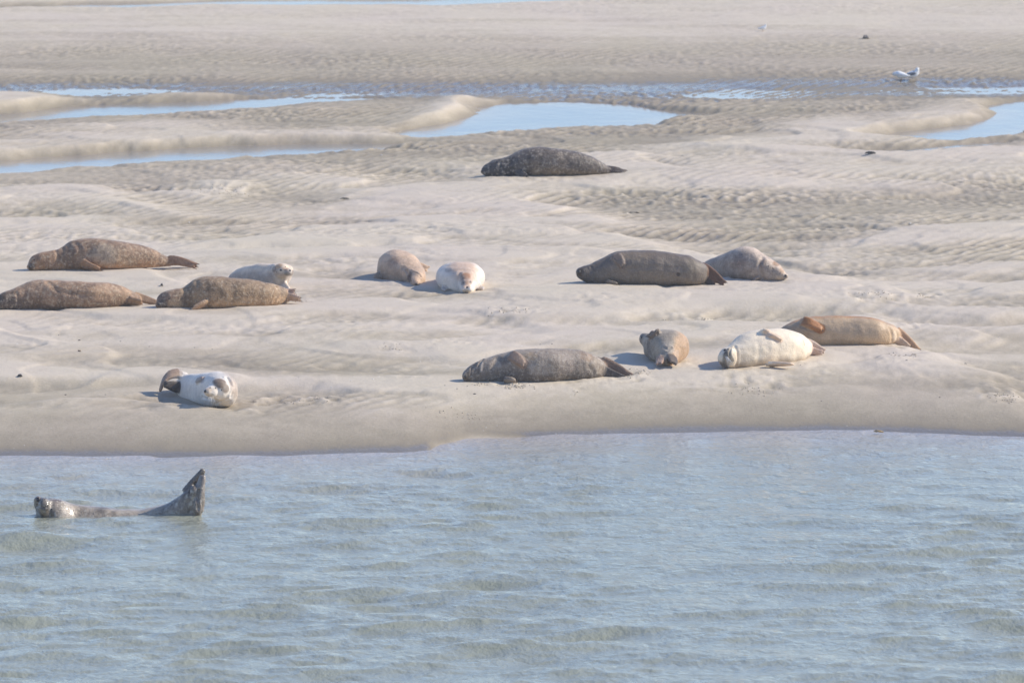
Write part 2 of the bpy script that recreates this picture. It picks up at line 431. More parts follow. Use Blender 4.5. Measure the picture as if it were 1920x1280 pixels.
# ------------------------------------------------------------------ river in front
rng = np.random.RandomState(3)
WAVES = []
for i in range(90):
    lam = .14 * (1.15 / .13) ** (rng.rand() ** 1.35)
    th = math.radians(-90 + rng.normal(0, 27) + 8)
    slope = .0215 * (lam / .4) ** .12
    WAVES.append((lam, math.cos(th), math.sin(th), slope * lam / (2 * math.pi), rng.rand() * 6.28))
def river_z(x, y):
    s = -shore_s(x, y)
    damp = .45 + .55 * sstep(.2, 4.5, s)
    # calmer and livelier patches of the surface
    patch = .78 + .6 * noise(x * .32, y * .18, 51)
    wx = x + .10 * noise(x * 1.1, y * .9, 52); wy = y + .10 * noise(x * 1.1, y * .9, 53)
    z = np.zeros_like(x)
    for lam, cx, cy, a, p in WAVES:
        z += a * np.sin(2 * math.pi / lam * (wx * cx + wy * cy) + p)
    near = (np.abs(x) < 7) & (y > 40)
    z = np.where(near, z, z * .3)
    z = z * damp * patch
    z = z + .25 * z * np.abs(z) / .02
    return z, {'shallow': np.exp(-np.maximum(s, 0) / 1.1)}
M_RIVER = water_material('river_water', (.285, .296, .228), (.42, .36, .30), 17., .0145)
rx_in = np.arange(-6.2, 6.201, .030)
rxs = np.array(sorted([-v for v in grow(6.2, .05, 1.3, 700)]) + list(rx_in) + grow(6.2, .05, 1.3, 700))
ry = [42.5]
while ry[-1] < 59.6: ry.append(ry[-1] + .036)
rys = np.array(sorted([42.5 - v for v in grow(0, .06, 1.3, 80)]) + ry)
river = link('river', grid_mesh('river', rxs, rys, river_z), M_RIVER)
tag(river, 'calm green and blue river water with small waves', kind='structure')

# ------------------------------------------------------------------ tidal pools
M_POOL = water_material('pool_water', (.16, .19, .21), (.34, .29, .23), 6., .0022, rough=.10, soft=True)
PPOLY = {k: np.array([at_z(a, b, lev)[:2] for a, b in poly]) for k, (poly, lev) in POOLS.items()}
for k, (poly, lev) in POOLS.items():
    P = PPOLY[k]
    lo = P.min(0) - [.6, .9]; hi = P.max(0) + [.6, .9]
    if 'strip' in k: hi[1] += 5.0
    st = .12
    gx = np.arange(math.floor(max(lo[0], -14) / st), math.ceil(min(hi[0], 16) / st)); gy = np.arange(math.floor(lo[1] / st), math.ceil(hi[1] / st))
    GX, GY = np.meshgrid(gx, gy); gx_, gy_ = GX.ravel(), GY.ravel()
    cx, cy = (gx_ + .5) * st, (gy_ + .5) * st
    sds = {q: poly_sd(PP, cx, cy) for q, PP in PPOLY.items()}
    own = sds[k]
    if 'strip' in k: own = np.where(cy > P[:, 1].mean(), np.maximum(own, -.2), own)
    best = np.max([v for q, v in sds.items() if q != k], 0)
    keep = (own > -.75) & (own >= best)
    gx_, gy_ = gx_[keep], gy_[keep]
    corners = np.stack([np.stack([gx_ + i, gy_ + j], 1) for i, j in ((0, 0), (1, 0), (1, 1), (0, 1))], 1).reshape(-1, 2)
    uq, inv = np.unique(corners, axis=0, return_inverse=True)
    me = mesh_np('tidal_pool', np.concatenate([uq * st, np.full((len(uq), 1), lev)], 1), inv.reshape(-1, 4))
    add_attr(me, 'shallow', np.exp(-np.maximum(poly_sd(P, uq[:, 0] * st, uq[:, 1] * st) + .1, 0) / .5))
    tag(link('tidal_pool', me, M_POOL), None, kind='structure')

# ------------------------------------------------------------------ seals
def catmull(P, n):
    P = np.asarray(P, float); m = len(P)
    Q = np.vstack([2 * P[0] - P[1], P, 2 * P[-1] - P[-2]])
    out = []
    # chord based steps
    L = np.linalg.norm(np.diff(P[:, :3], axis=0), axis=1); L = np.maximum(L, 1e-4)
    cum = np.concatenate([[0], np.cumsum(L)]); ts = np.linspace(0, cum[-1], n)
    for t in ts:
        i = min(int(np.searchsorted(cum, t, 'right') - 1), m - 2)
        u = (t - cum[i]) / L[i]
        p0, p1, p2, p3 = Q[i], Q[i + 1], Q[i + 2], Q[i + 3]
        # centripetal-like tangents scaled to the local segment
        l0 = L[i - 1] if i > 0 else L[i]; l2 = L[i + 1] if i < m - 2 else L[i]
        m1 = ((p1 - p0) / l0 * L[i] + (p2 - p1)) / 2 if i > 0 else (p2 - p1)
        m2 = ((p2 - p1) + (p3 - p2) / l2 * L[i]) / 2 if i < m - 2 else (p2 - p1)
        out.append((2 * u**3 - 3 * u**2 + 1) * p1 + (u**3 - 2 * u**2 + u) * m1 + (-2 * u**3 + 3 * u**2) * p2 + (u**3 - u**2) * m2)
    return np.array(out)

class Shell:
    def __init__(s): s.V = []; s.F = []
    def loft(s, rings):
        b = len(s.V); n = len(rings[0]); m = len(rings)
        for r in rings: s.V += [tuple(p) for p in r]
        for i in range(m - 1):
            for j in range(n):
                k = (j + 1) % n
                s.F.append((b + i * n + j, b + (i + 1) * n + j, b + (i + 1) * n + k, b + i * n + k))
        c0 = np.mean(rings[0], 0); c1 = np.mean(rings[-1], 0)
        s.V.append(tuple(c0)); s.V.append(tuple(c1)); a, z = len(s.V) - 2, len(s.V) - 1
        for j in range(n):
            k = (j + 1) % n
            s.F.append((a, b + j, b + k)); s.F.append((z, b + (m - 1) * n + k, b + (m - 1) * n + j))
    def ball(s, c, r, axes=None, n=14):
        A = np.eye(3) if axes is None else axes
        rings = []
        for i in range(1, n):
            th = math.pi * i / n
            rings.append([c + A @ np.array([r[0] * math.sin(th) * math.cos(2 * math.pi * j / 18), r[1] * math.sin(th) * math.sin(2 * math.pi * j / 18), r[2] * math.cos(th)]) for j in range(18)])
        s.loft(rings)

def unit(v):
    v = np.asarray(v, float); return v / (np.linalg.norm(v) + 1e-12)

def paddle(sh, path, w0, w1, th, spread, nd=5, ext=.03, kind='hind', claws=None, wm=None):
    """flipper: a flat web with five toes laid over it; path = world points root..tip"""
    C = catmull(np.array(path), 12)
    spread = unit(spread); nseg = len(C)
    tap = lambda u: 1.0 if u < .55 else math.sqrt(max(1 - ((u - .55) / .45) ** 2 * (.80 if kind == 'fore' else .5), .05))
    wm = wm if wm is not None else max(w0, w1) * .92
    def width(u): return (w0 * (1 - u) ** 2 + 2 * wm * u * (1 - u) + w1 * u ** 2) * tap(u)
    rings = []
    fr = []
    for i in range(nseg):
        u = i / (nseg - 1)
        T = unit(C[min(i + 1, nseg - 1)] - C[max(i - 1, 0)])
        S = unit(spread - T * np.dot(spread, T)); Nn = np.cross(T, S)
        fr.append((T, S, Nn))
        W = width(u); t = th * (2.6 * (1 - u) ** 2 + 1.5 * u * (1 - u) + .75 * u)
        if kind == 'fore': t = th * (1.3 * (1 - u) + .7 * u)
        if i >= nseg - 3: W *= (1, .96, .85)[i - (nseg - 3)]; t *= (1, .9, .6)[i - (nseg - 3)]
        W = max(W, .012)
        rings.append([C[i] + S * W * math.cos(a) + Nn * t * math.sin(a) for a in np.linspace(0, 2 * math.pi, 20, endpoint=False)])
    sh.loft(rings)
    L = np.sum(np.linalg.norm(np.diff(C, axis=0), axis=1))
    for k in range(nd):
        q = -1 + 2 * k / (nd - 1)
        if kind == 'hind': e = ext * (.35 + 1.0 * abs(q))
        else: e = ext * (1.25 - .9 * (q + 1) / 2)
        rings = []
        u0 = .15
        pts = []
        for i in range(10):
            u = u0 + (1 - u0) * i / 9
            f = u * (nseg - 1); a = min(int(f), nseg - 2); g = f - a
            c = C[a] * (1 - g) + C[a + 1] * g
            T, S, Nn = fr[min(int(round(f)), nseg - 1)]
            pts.append((c + S * q * width(u) * .84, T, S, Nn, th * (1.75 * (1 - u) + 1.0 * u)))
        c, T, S, Nn, t = pts[-1]
        pts.append((c + T * e * .6 + S * q * e * .15, T, S, Nn, t * .85))
        pts.append((c + T * e + S * q * e * .2, T, S, Nn, t * .45))
        for c, T, S, Nn, t in pts:
            rr = max(t * 1.05, .0065)
            rings.append([c + S * rr * math.cos(a) + Nn * rr * math.sin(a) for a in np.linspace(0, 2 * math.pi, 10, endpoint=False)])
        sh.loft(rings)
        if claws is not None:
            c, T, S, Nn, t = pts[-1]
            claws.append((c - T * .004, T, S, Nn))
    return C

def fur_material(name, rough=.62, speck=(.55, .50, .44), speck_amt=.35, dark_amt=.3, scale=34., sheen=.25, wetc=0.0, fleck=.5, bump=.006):
    m, nt, b, out = new_mat(name)
    c = N(nt, 'ShaderNodeAttribute', attribute_name='coat').outputs['Color']
    sp = N(nt, 'ShaderNodeAttribute', attribute_name='spots').outputs['Fac']
    vec = mapped(nt, (1, 1, 1))
    n1 = noise_n(nt, vec, scale, 3, .6); n2 = noise_n(nt, vec, scale * .33, 4, .65); n3 = noise_n(nt, vec, scale * 3.2, 2, .6)
    n4 = noise_n(nt, vec, 6., 4, .6)
    light = ramp(nt, n1, [(.50, (0, 0, 0)), (.68, (1, 1, 1))])
    dark = ramp(nt, n2, [(.40, (1, 1, 1)), (.54, (0, 0, 0))])
    col = mixc(nt, mathn(nt, 'MULTIPLY', mathn(nt, 'MULTIPLY', dark, sp), dark_amt), c, mixc(nt, 1.0, c, (.22, .22, .23), 'MULTIPLY'))
    col = mixc(nt, mathn(nt, 'MULTIPLY', mathn(nt, 'MULTIPLY', light, sp), speck_amt), col, speck)
    v = ramp(nt, n3, [(.3, (1 - .30 * fleck,) * 3), (.7, (1 + .42 * fleck,) * 3)])
    col = mixc(nt, 1.0, col, v, 'MULTIPLY')
    v2 = ramp(nt, n4, [(.3, (.84, .84, .86)), (.7, (1.12, 1.10, 1.06))])
    col = mixc(nt, 1.0, col, v2, 'MULTIPLY')
    nt.links.new(col, b.inputs['Base Color'])
    b.inputs['Roughness'].default_value = rough
    b.inputs['Specular IOR Level'].default_value = .4
    b.inputs['Sheen Weight'].default_value = sheen
    b.inputs['Sheen Roughness'].default_value = .5
    b.inputs['Sheen Tint'].default_value = (1, .9, .8, 1)
    if wetc:
        b.inputs['Coat Weight'].default_value = wetc; b.inputs['Coat Roughness'].default_value = .12
    bp = N(nt, 'ShaderNodeBump'); bp.inputs['Strength'].default_value = .8; bp.inputs['Distance'].default_value = bump
    nt.links.new(mathn(nt, 'ADD', n3, mathn(nt, 'MULTIPLY', n1, 1.4)), bp.inputs['Height'])
    nt.links.new(bp.outputs[0], b.inputs['Normal'])
    return m
def plain_mat(name, col, rough=.5, noise_amt=.15, scale=60.):
    m, nt, b, out = new_mat(name)
    n = noise_n(nt, mapped(nt, (1, 1, 1)), scale, 3, .6)
    c = ramp(nt, n, [(.3, tuple(v * (1 - noise_amt) for v in col)), (.7, tuple(v * (1 + noise_amt) for v in col))])
    nt.links.new(c, b.inputs['Base Color']); b.inputs['Roughness'].default_value = rough
    return m
M_EYE = plain_mat('eye_dark', (.012, .010, .010), .15, .1)
M_NOSE = plain_mat('nose_skin', (.035, .030, .030), .35, .2)
M_CLAW = plain_mat('claw_horn', (.05, .04, .035), .4, .2)
M_WHISK = plain_mat('whisker_pale', (.70, .66, .60), .5, .05)

VOX = .0072
def solid(shell, voxel=VOX, smooth=5):
    me = mesh_np('raw', shell.V, shell.F)
    o = bpy.data.objects.new('raw', me); COL.objects.link(o)
    r = o.modifiers.new('r', 'REMESH'); r.mode = 'VOXEL'; r.voxel_size = voxel; r.adaptivity = 0
    s = o.modifiers.new('s', 'SMOOTH'); s.factor = .5; s.iterations = smooth
    dg = bpy.context.evaluated_depsgraph_get()
    ev = o.evaluated_get(dg)
    m2 = bpy.data.meshes.new_from_object(ev)
    bpy.data.objects.remove(o); bpy.data.meshes.remove(me)
    m2.polygons.foreach_set('use_smooth', np.ones(len(m2.polygons), bool))
    return m2

def tube_mesh(name, polylines, r0, r1):
    sh = Shell()
    for pl in polylines:
        pl = [np.asarray(p, float) for p in pl]; rings = []
        for i, p in enumerate(pl):
            T = unit(pl[min(i + 1, len(pl) - 1)] - pl[max(i - 1, 0)])
            A = unit(np.cross(T, [0.3, .2, 1])); B = np.cross(T, A)
            r = r0 + (r1 - r0) * i / (len(pl) - 1)
            rings.append([p + A * r * math.cos(a) + B * r * math.sin(a) for a in (0, 2.09, 4.19)])
        sh.loft(rings)
    return mesh_np(name, sh.V, sh.F)

def seal(label, base, secs, cols, flips=(), mat=None, dents=(), eyes=(), nose=None, ears=(), blobs=(), whisk=(), balls=(), group='seals resting on the sandbank', level=None, true_frame=False, flat=2.7, seed=0, smooth=8, claw=True, lump=.006, follow=True):
    """secs: (px, top px, bottom px, depth offset m, width/height). Everything is placed in the real space behind the base point."""
    G = ground_hit(*base) if level is None else at_z(base[0], base[1], level)
    Y0 = G[1]
    U = lambda px, py, dy: at_y(px, py, Y0 + dy)
    S = []
    kk_ = Y0 * Y0 / (CAM_H * FPX)
    extra = 0.0
    for qi, sct in enumerate(secs):
        if follow:
            u_ = sstep(.30, .6, np.array([qi / (len(secs) - 1.0)]))[0]
            dn = max(sct[3], .10 + .8 * kk_ * (base[1] - 1 - sct[2]))
            dn = sct[3] + (dn - sct[3]) * u_
            extra = dn - sct[3]
            sk_ = 2.2 * sstep(.10, .35, np.array([qi / (len(secs) - 1.0)]))[0]
            sct = tuple(sct[:2]) + (sct[2] + sk_, dn) + tuple(sct[4:])
        px, tp, bt, dy = sct[:4]; wr = sct[4] if len(sct) > 4 else 1.0
        a, b_ = U(px, tp, dy), U(px, bt, dy)
        h = abs(a[2] - b_[2]) / 2
        S.append([a[0], a[1], (a[2] + b_[2]) / 2, h * wr, h])
    n = 84
    C = catmull(np.array(S), n)
    C[:, 3:] = np.maximum(C[:, 3:], .004)
    # rounded ends
    rings = []; AX = []
    m = 32
    for i in range(n):
        T = C[min(i + 1, n - 1), :3] - C[max(i - 1, 0), :3]
        if not true_frame: T = T * [1, 1, 0]
        T = unit(T)
        R = unit(np.cross(T, [0, 0, 1])); Up = np.cross(R, T)
        AX.append((T, R, Up))
        c, w, h = C[i, :3], C[i, 3], C[i, 4]
        ring = []
        fold = 1 + .008 * math.sin(i * .9 + seed)
        for j in range(m):
            a = 2 * math.pi * j / m; ca, sa = math.cos(a), math.sin(a)
            e = 2 / 2.15 if sa >= 0 else 2 / flat
            x = math.copysign(abs(ca) ** e, ca) * w * fold; z = math.copysign(abs(sa) ** e, sa) * h
            ring.append(c + R * x + Up * z)
        rings.append(ring)
    def cap(ci, k0):
        T = AX[ci][0] * (-1 if k0 == 0 else 1); c, w, h = C[ci, :3], C[ci, 3], C[ci, 4]
        out = []
        for f in (.35, .65, .88):
            q = math.sqrt(1 - f * f)
            out.append([c + T * min(w, h) * .8 * f + (p - c) * q for p in np.array(rings[ci])])
        return out
    head_cap = cap(0, 0)[::-1]; tail_cap = cap(n - 1, 1)
    sh = Shell(); sh.loft(head_cap + rings + tail_cap)
    for (px, py, dy, rx, ry, rz) in balls:
        c = U(px, py, dy); k = (Y0 + dy) / FPX
        sh.ball(c, (rx * k, ry, rz * k))
    claws = []
    FC = []
    bv0 = BVHTree.FromPolygons(sh.V, sh.F)
    for f in flips:
        path = []; nrm_ = []
        for p in f['p']:
            if p[2] is None:
                d_ = Vector(ray(p[0], p[1])).normalized(); h_ = bv0.ray_cast(Vector((0, 0, CAM_H)), d_)
                if h_[0] is None: print('flipper off body', label[:30], p); path.append(U(p[0], p[1], 0.0)); continue
                nn_ = np.array(h_[1]); nn_ = nn_ if nn_[1] < 0 else -nn_
                nrm_.append(nn_); path.append(np.array(h_[0]) + nn_ * (p[3] if len(p) > 3 else .008))
            else: path.append(U(p[0], p[1], p[2] + (extra * .9 if f.get('k') != 'fore' else 0)))
        if nrm_:
            na = unit(np.mean(nrm_, 0)); sp_ = np.array(f.get('s', (0, 0, 1)), float); f['s'] = unit(sp_ - na * np.dot(sp_, na))
        f['w0'] = f.get('w0', .045) * (.82 if f.get('k') != 'fore' else .78); f['w1'] = f.get('w1', .06) * (.80 if f.get('k') != 'fore' else .72)
        FC.append((paddle(sh, path, f.get('w0', .045), f.get('w1', .06), f.get('th', .010), f.get('s', (0, 0, 1)), f.get('n', 5), f.get('e', .03), f.get('k', 'hind'), claws if f.get('claw', True) else None, f.get('wm')), f))
    me = solid(sh, smooth=smooth)
    nv = len(me.vertices); V = np.empty(nv * 3); me.vertices.foreach_get('co', V); V = V.reshape(-1, 3)
    NV = np.empty(nv * 3); me.vertex_normals.foreach_get('vector', NV); NV = NV.reshape(-1, 3)
    # nearest point on the body line
    D = ((V[:, None, :] - C[None, :, :3]) ** 2).sum(-1)
    near = D.argmin(1); t = near / (n - 1)
    rel = V - C[near, :3]; ru = rel / (np.linalg.norm(rel, axis=1, keepdims=True) + 1e-9)
    # flipper membership
    fm = np.zeros(nv); fi = np.full(nv, -1)
    for q, (FCc, f) in enumerate(FC):
        dd = np.sqrt(((V[:, None, :] - FCc[None]) ** 2).sum(-1)); a = dd.argmin(1); dmin = dd.min(1)
        W = max(f.get('w0', .045), f.get('w1', .06)) * 1.25 + .012
        k = sstep(W, W * .75, dmin) * sstep(0.5, 3.0, a)
        up = k > fm; fi[up] = q; fm = np.maximum(fm, k)
    # soft unevenness of skin and fat
    bump = noise(V[:, 0] * 7 + seed, V[:, 2] * 9 + V[:, 1] * 5, 60) * lump + noise(V[:, 0] * 19 + seed, V[:, 2] * 21 + V[:, 1] * 13, 61) * .0016
    V = V + NV * (bump * (1 - fm))[:, None]
    dorsal = unit(cols.get('dorsal', (0, 0, 1)))
    dv = (ru * dorsal).sum(1)
    nz1 = noise(V[:, 0] * 11 + seed * 3, V[:, 2] * 13 + V[:, 1] * 8, 62); nz2 = noise(V[:, 0] * 4 + seed * 3, V[:, 2] * 6 + V[:, 1] * 4, 63)
    k = sstep(-cols.get('soft', .35), cols.get('soft', .35), dv - cols.get('split', 0.) + .22 * nz2 + .10 * nz1)
    WARM = np.array(cols.get('warm', (1.23, 1.07, .90)))
    col = np.outer(1 - k, cols['belly']) + np.outer(k, cols['back'])
    if 'head' in cols:
        hc, h0, h1 = cols['head']; k = sstep(h1, h0, t + .02 * nz1); col = col * (1 - k[:, None]) + np.outer(k, hc)
    if 'rear' in cols:
        hc, h0, h1 = cols['rear']; k = sstep(h0, h1, t + .02 * nz1); col = col * (1 - k[:, None]) + np.outer(k, hc)
    bv = BVHTree.FromPolygons([tuple(v) for v in V], [tuple(p.vertices) for p in me.polygons])
    eye0 = Vector((0, 0, CAM_H))
    def surf(px, py):
        d = Vector(ray(px, py)).normalized()
        h = bv.ray_cast(eye0, d)
        return (None, None) if h[0] is None else (np.array(h[0]), np.array(h[1]))
    spots = np.full(nv, cols.get('spots', 1.0)) * (1 - fm * .7)
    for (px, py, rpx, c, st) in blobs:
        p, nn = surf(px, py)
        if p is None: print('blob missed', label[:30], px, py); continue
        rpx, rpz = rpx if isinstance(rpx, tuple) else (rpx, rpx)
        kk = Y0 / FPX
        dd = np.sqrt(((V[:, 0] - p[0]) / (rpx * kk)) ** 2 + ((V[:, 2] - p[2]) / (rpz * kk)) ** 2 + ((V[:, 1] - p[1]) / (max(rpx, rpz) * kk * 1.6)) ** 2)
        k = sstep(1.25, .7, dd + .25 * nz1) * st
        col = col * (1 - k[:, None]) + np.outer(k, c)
    for q, (FCc, f) in enumerate(FC):
        if 'c' in f:
            k = (fi == q) * fm
            col = col * (1 - k[:, None]) + np.outer(k, f['c'])
    for (pts, rad, dep) in dents:
        hits = [surf(*p)[0] for p in pts]; hits = [h for h in hits if h is not None]
        if len(hits) < 2: print('dent missed', label[:30], pts); continue
        H = catmull(np.array(hits), 24)
        dd = np.sqrt(((V[:, None, :] - H[None]) ** 2).sum(-1)).min(1)
        g = np.exp(-(dd / rad) ** 2)
        V = V - NV * (dep * g)[:, None] + NV * (dep * .45 * np.exp(-((dd - rad * 1.9) / rad) ** 2))[:, None]
    org = np.array([G[0] if base[0] > 0 else G[0], Y0 + .15, G[2]])
    V = V - org
    me.vertices.foreach_set('co', V.astype(np.float32).ravel()); me.update()
    add_attr(me, 'coat', np.clip(col * WARM * cols.get('gain', 1.0), 0, .86), 'FLOAT_COLOR'); add_attr(me, 'spots', spots)
    root = link('seal', None, loc=tuple(org))
    root.empty_display_size = .2
    tag(root, label, 'seal', group)
    me.name = 'body'
    link('body', me, mat, root)
    def put_ball(name, px, py, rx, rz, m_, sink=.5, tilt=0):
        p, nn = surf(px, py)
        if p is None: print('missed', name, label[:30], px, py); return
        k_ = Y0 / FPX
        s2 = Shell(); nn = unit(nn)
        R = unit(np.cross(nn, [0, 0, 1])); Up = np.cross(R, nn)
        ct, st = math.cos(tilt), math.sin(tilt)
        A = np.stack([R * ct + Up * st, Up * ct - R * st, nn], 1)
        s2.ball(p - org - nn * rx * k_ * .15, (rx * k_, rz * k_, min(rx, rz) * k_ * sink), A, 8)
        return link(name, mesh_np(name, s2.V, s2.F), m_, root)
    for e in eyes: put_ball('eye', e[0], e[1], e[2], e[3], M_EYE, .55, e[4] if len(e) > 4 else 0)
    for e in ears: put_ball('ear_hole', e[0], e[1], e[2], e[3], M_EYE, .3)
    if nose: put_ball('nose', nose[0], nose[1], nose[2], nose[3], M_NOSE, .7)
    lines = []
    for (px, py, tx, ty, nn_, fan) in whisk:
        p, nrm = surf(px, py)
        if p is None: continue
        k_ = Y0 / FPX
        for i in range(nn_):
            o_ = (i / (nn_ - 1) - .5)
            st = p - org + np.array([o_ * fan * k_ * .45, -.002, -abs(o_) * .004])
            en = st + np.array([(tx - px) * k_ + o_ * fan * k_, -.025, (py - ty) * k_])
            mid = (st + en) / 2 + np.array([0, -.025, .012])
            lines.append([st, mid * .5 + st * .5 + [0, -.006, 0], mid, mid * .4 + en * .6, en])
    if lines: tag(link('whiskers', tube_mesh('whiskers', lines, .0016, .0006), M_WHISK, root), kind='stuff')
    if claws and claw:
        s2 = Shell()
        for c, T, Sx, Nn in claws:
            c = c - org
            s2.loft([[c + T * l + (Sx * math.cos(a) + Nn * math.sin(a)) * r for a in (0, 1.57, 3.14, 4.71)] for l, r in ((0, .0042), (.010, .0032), (.020, .0008))])
        tag(link('claws', mesh_np('claws', s2.V, s2.F), M_CLAW, root), kind='stuff')
    return root, Y0

# coats
def sc(c, k): return tuple(v * k for v in c)
F_DARK = fur_material('fur_dark_mottled', .5, (.36, .31, .25), .75, .6, 30., .12, fleck=.8)
F_BROWN = fur_material('fur_brown_fleck', .62, (.52, .41, .29), .55, .45, 34., .12, fleck=.95)
F_GREY = fur_material('fur_grey_smooth', .5, (.42, .38, .33), .25, .25, 30., .06, fleck=.5)
F_MOTT = fur_material('fur_grey_mottled', .58, (.50, .45, .38), .45, .25, 42., .08, fleck=.6)
F_TAN = fur_material('fur_tan', .62, (.62, .52, .42), .3, .3, 30., .12, fleck=.6)
F_WHITE = fur_material('fur_cream', .6, (.80, .74, .66), .3, .12, 26., .1, fleck=.28, bump=.0028)
F_GOLD = fur_material('fur_golden', .5, (.58, .47, .34), .3, .2, 30., .08, fleck=.4, bump=.004)
F_WET = fur_material('fur_wet_spotted', .34, (.45, .40, .32), .9, .6, 30., .0, .3, fleck=.6)

H = dict   # shorthand for flipper records

# far dark seal on its belly
seal('dark mottled grey seal lying alone on its belly, farthest up the sandbank near the pools', (1000, 330),
     [(904, 318, 326, -.02, 1.0), (908, 312, 329, 0, 1.0), (915, 306, 331, .02, 1), (926, 300, 331, .04, 1), (938, 297.5, 331, .06, 1), (952, 293, 330.5, .08, 1), (968, 285, 330, .10, 1), (984, 279, 329.5, .12, 1), (1002, 276, 329, .12, 1),
      (1030, 277, 328.5, .12, 1), (1062, 281, 328, .12, 1), (1088, 286, 327.5, .12, 1.05), (1110, 294, 327, .12, 1.05), (1127, 303, 326.5, .12, 1.1), (1140, 311, 326, .12, 1.3)],
     H(gain=0.85, warm=(1.13, 1.03, 0.92), back=(.135, .115, .10), belly=(.20, .165, .12), split=-.45, soft=.4, head=((.062, .062, .068), .20, .42), spots=1.),
     [H(p=[(1132, 317, .12), (1150, 318, .10), (1168, 322, .10)], w0=.035, w1=.04, th=.013, s=(0, .5, .7), c=(.07, .055, .05)),
      H(p=[(1132, 319, .2), (1150, 319, .2), (1166, 322, .21)], w0=.03, w1=.04, th=.013, s=(0, .5, -.7), c=(.07, .055, .05)),
      H(p=[(968, 318, -.0), (976, 325, -.06), (986, 329, -.09)], w0=.04, w1=.045, th=.013, s=(.7, -.3, 0), k='fore', c=(.07, .065, .065))],
     F_DARK, dents=[([(934, 299), (938, 312), (936, 326)], .012, .006)], eyes=[(919, 313, 1.6, .9)], nose=(904, 321, 2.2, 2.0), seed=1)

# left upper brown seal
seal('large brown seal lying on its belly at upper left, back humped and head down', (180, 507),
     [(55, 494, 505, -.02, 1), (59, 486, 507.5, 0, 1), (66, 478, 508, .03, .95), (76, 473, 508, .05, .95), (90, 470.5, 507.5, .07, .95), (106, 468, 507, .10, .95), (120, 461, 506.5, .12, .95), (135, 452, 506, .14, 1), (150, 448, 506, .15, 1), (170, 446.8, 505.5, .15, 1.0),
      (203, 450, 504.5, .15, 1.05), (240, 455, 502.5, .15, 1.05), (270, 461, 500.5, .15, 1.05), (292, 469, 499, .15, 1.1), (306, 477, 498, .14, 1.15), (316, 482, 497, .14, 1.2)],
     H(gain=0.86, back=(.245, .175, .125), belly=(.36, .235, .15), split=-.35, soft=.45, head=((.30, .20, .13), .10, .24), spots=1.),
     [H(p=[(308, 489, .12), (330, 488.5, .10), (350, 493, .08), (362, 497, .06)], w0=.045, w1=.035, th=.014, s=(0, .35, .8), c=(.24, .15, .10)),
      H(p=[(308, 490, .2), (330, 488, .2), (352, 492, .2), (364, 495.5, .2)], w0=.04, w1=.04, th=.013, s=(0, .6, -.6), c=(.22, .14, .09)),
      H(p=[(150, 490, .0), (166, 498, -.05), (186, 504, -.09)], w0=.045, w1=.042, th=.014, s=(.5, -.5, .3), k='fore', c=(.30, .19, .12))],
     F_BROWN, dents=[([(104, 470), (108, 485), (104, 500)], .015, .007), ([(118, 466), (124, 482), (118, 500)], .018, .006), ([(140, 455), (150, 470), (146, 486)], .022, .006), ([(296, 474), (298, 486), (292, 496)], .018, .006)], eyes=[(64, 487, 1.8, 1.1)], nose=(56, 501, 3.0, 3.0), seed=2,
     blobs=[(195, 478, (28, 20), (.40, .35, .29), .7), (240, 490, (20, 10), (.36, .28, .2), .5), (60, 500, (6, 6), (.06, .05, .045), .8), (72, 482, (12, 8), (.15, .11, .09), .4)])

# left lower brown seal, cut by the frame
seal('brown seal cut off by the left edge of the photo, lying below another brown seal', (120, 580),
     [(-14, 568, 578, -.02, 1), (-10, 560, 580, 0, 1), (-3, 554, 580.5, .03, 1), (8, 548, 580.5, .05, 1), (20, 544, 580.5, .07, 1), (34, 537, 580, .1, 1), (52, 529, 580, .13, 1), (72, 525, 580, .15, 1), (103, 525, 579, .15, 1.02),
      (140, 527, 578, .15, 1.05), (175, 529, 577, .15, 1.05), (203, 530, 574.5, .14, 1.05), (225, 535, 572.5, .14, 1.05), (243, 543, 570.5, .14, 1.1), (255, 551, 569, .14, 1.1)],
     H(gain=0.82, back=(.33, .235, .165), belly=(.21, .15, .11), split=-.15, soft=.55, head=((.085, .07, .06), .05, .22), spots=1.),
     [H(p=[(244, 552, .20), (262, 558, .20), (278, 563, .18), (292, 567, .16)], w0=.04, w1=.032, th=.014, s=(0, .5, .6), c=(.38, .27, .18)),
      H(p=[(240, 562, .02), (252, 565, .0), (264, 566, -.03)], w0=.035, w1=.035, th=.016, s=(0, -.4, .6), c=(.38, .26, .17), e=.012, claw=False)],
     F_BROWN, dents=[([(90, 530), (110, 545), (150, 552), (200, 556)], .02, .007), ([(30, 548), (36, 565), (34, 578)], .014, .005)], seed=3,
     blobs=[(25, 572, (36, 14), (.10, .08, .07), .7), (75, 532, (24, 12), (.38, .29, .22), .5)])

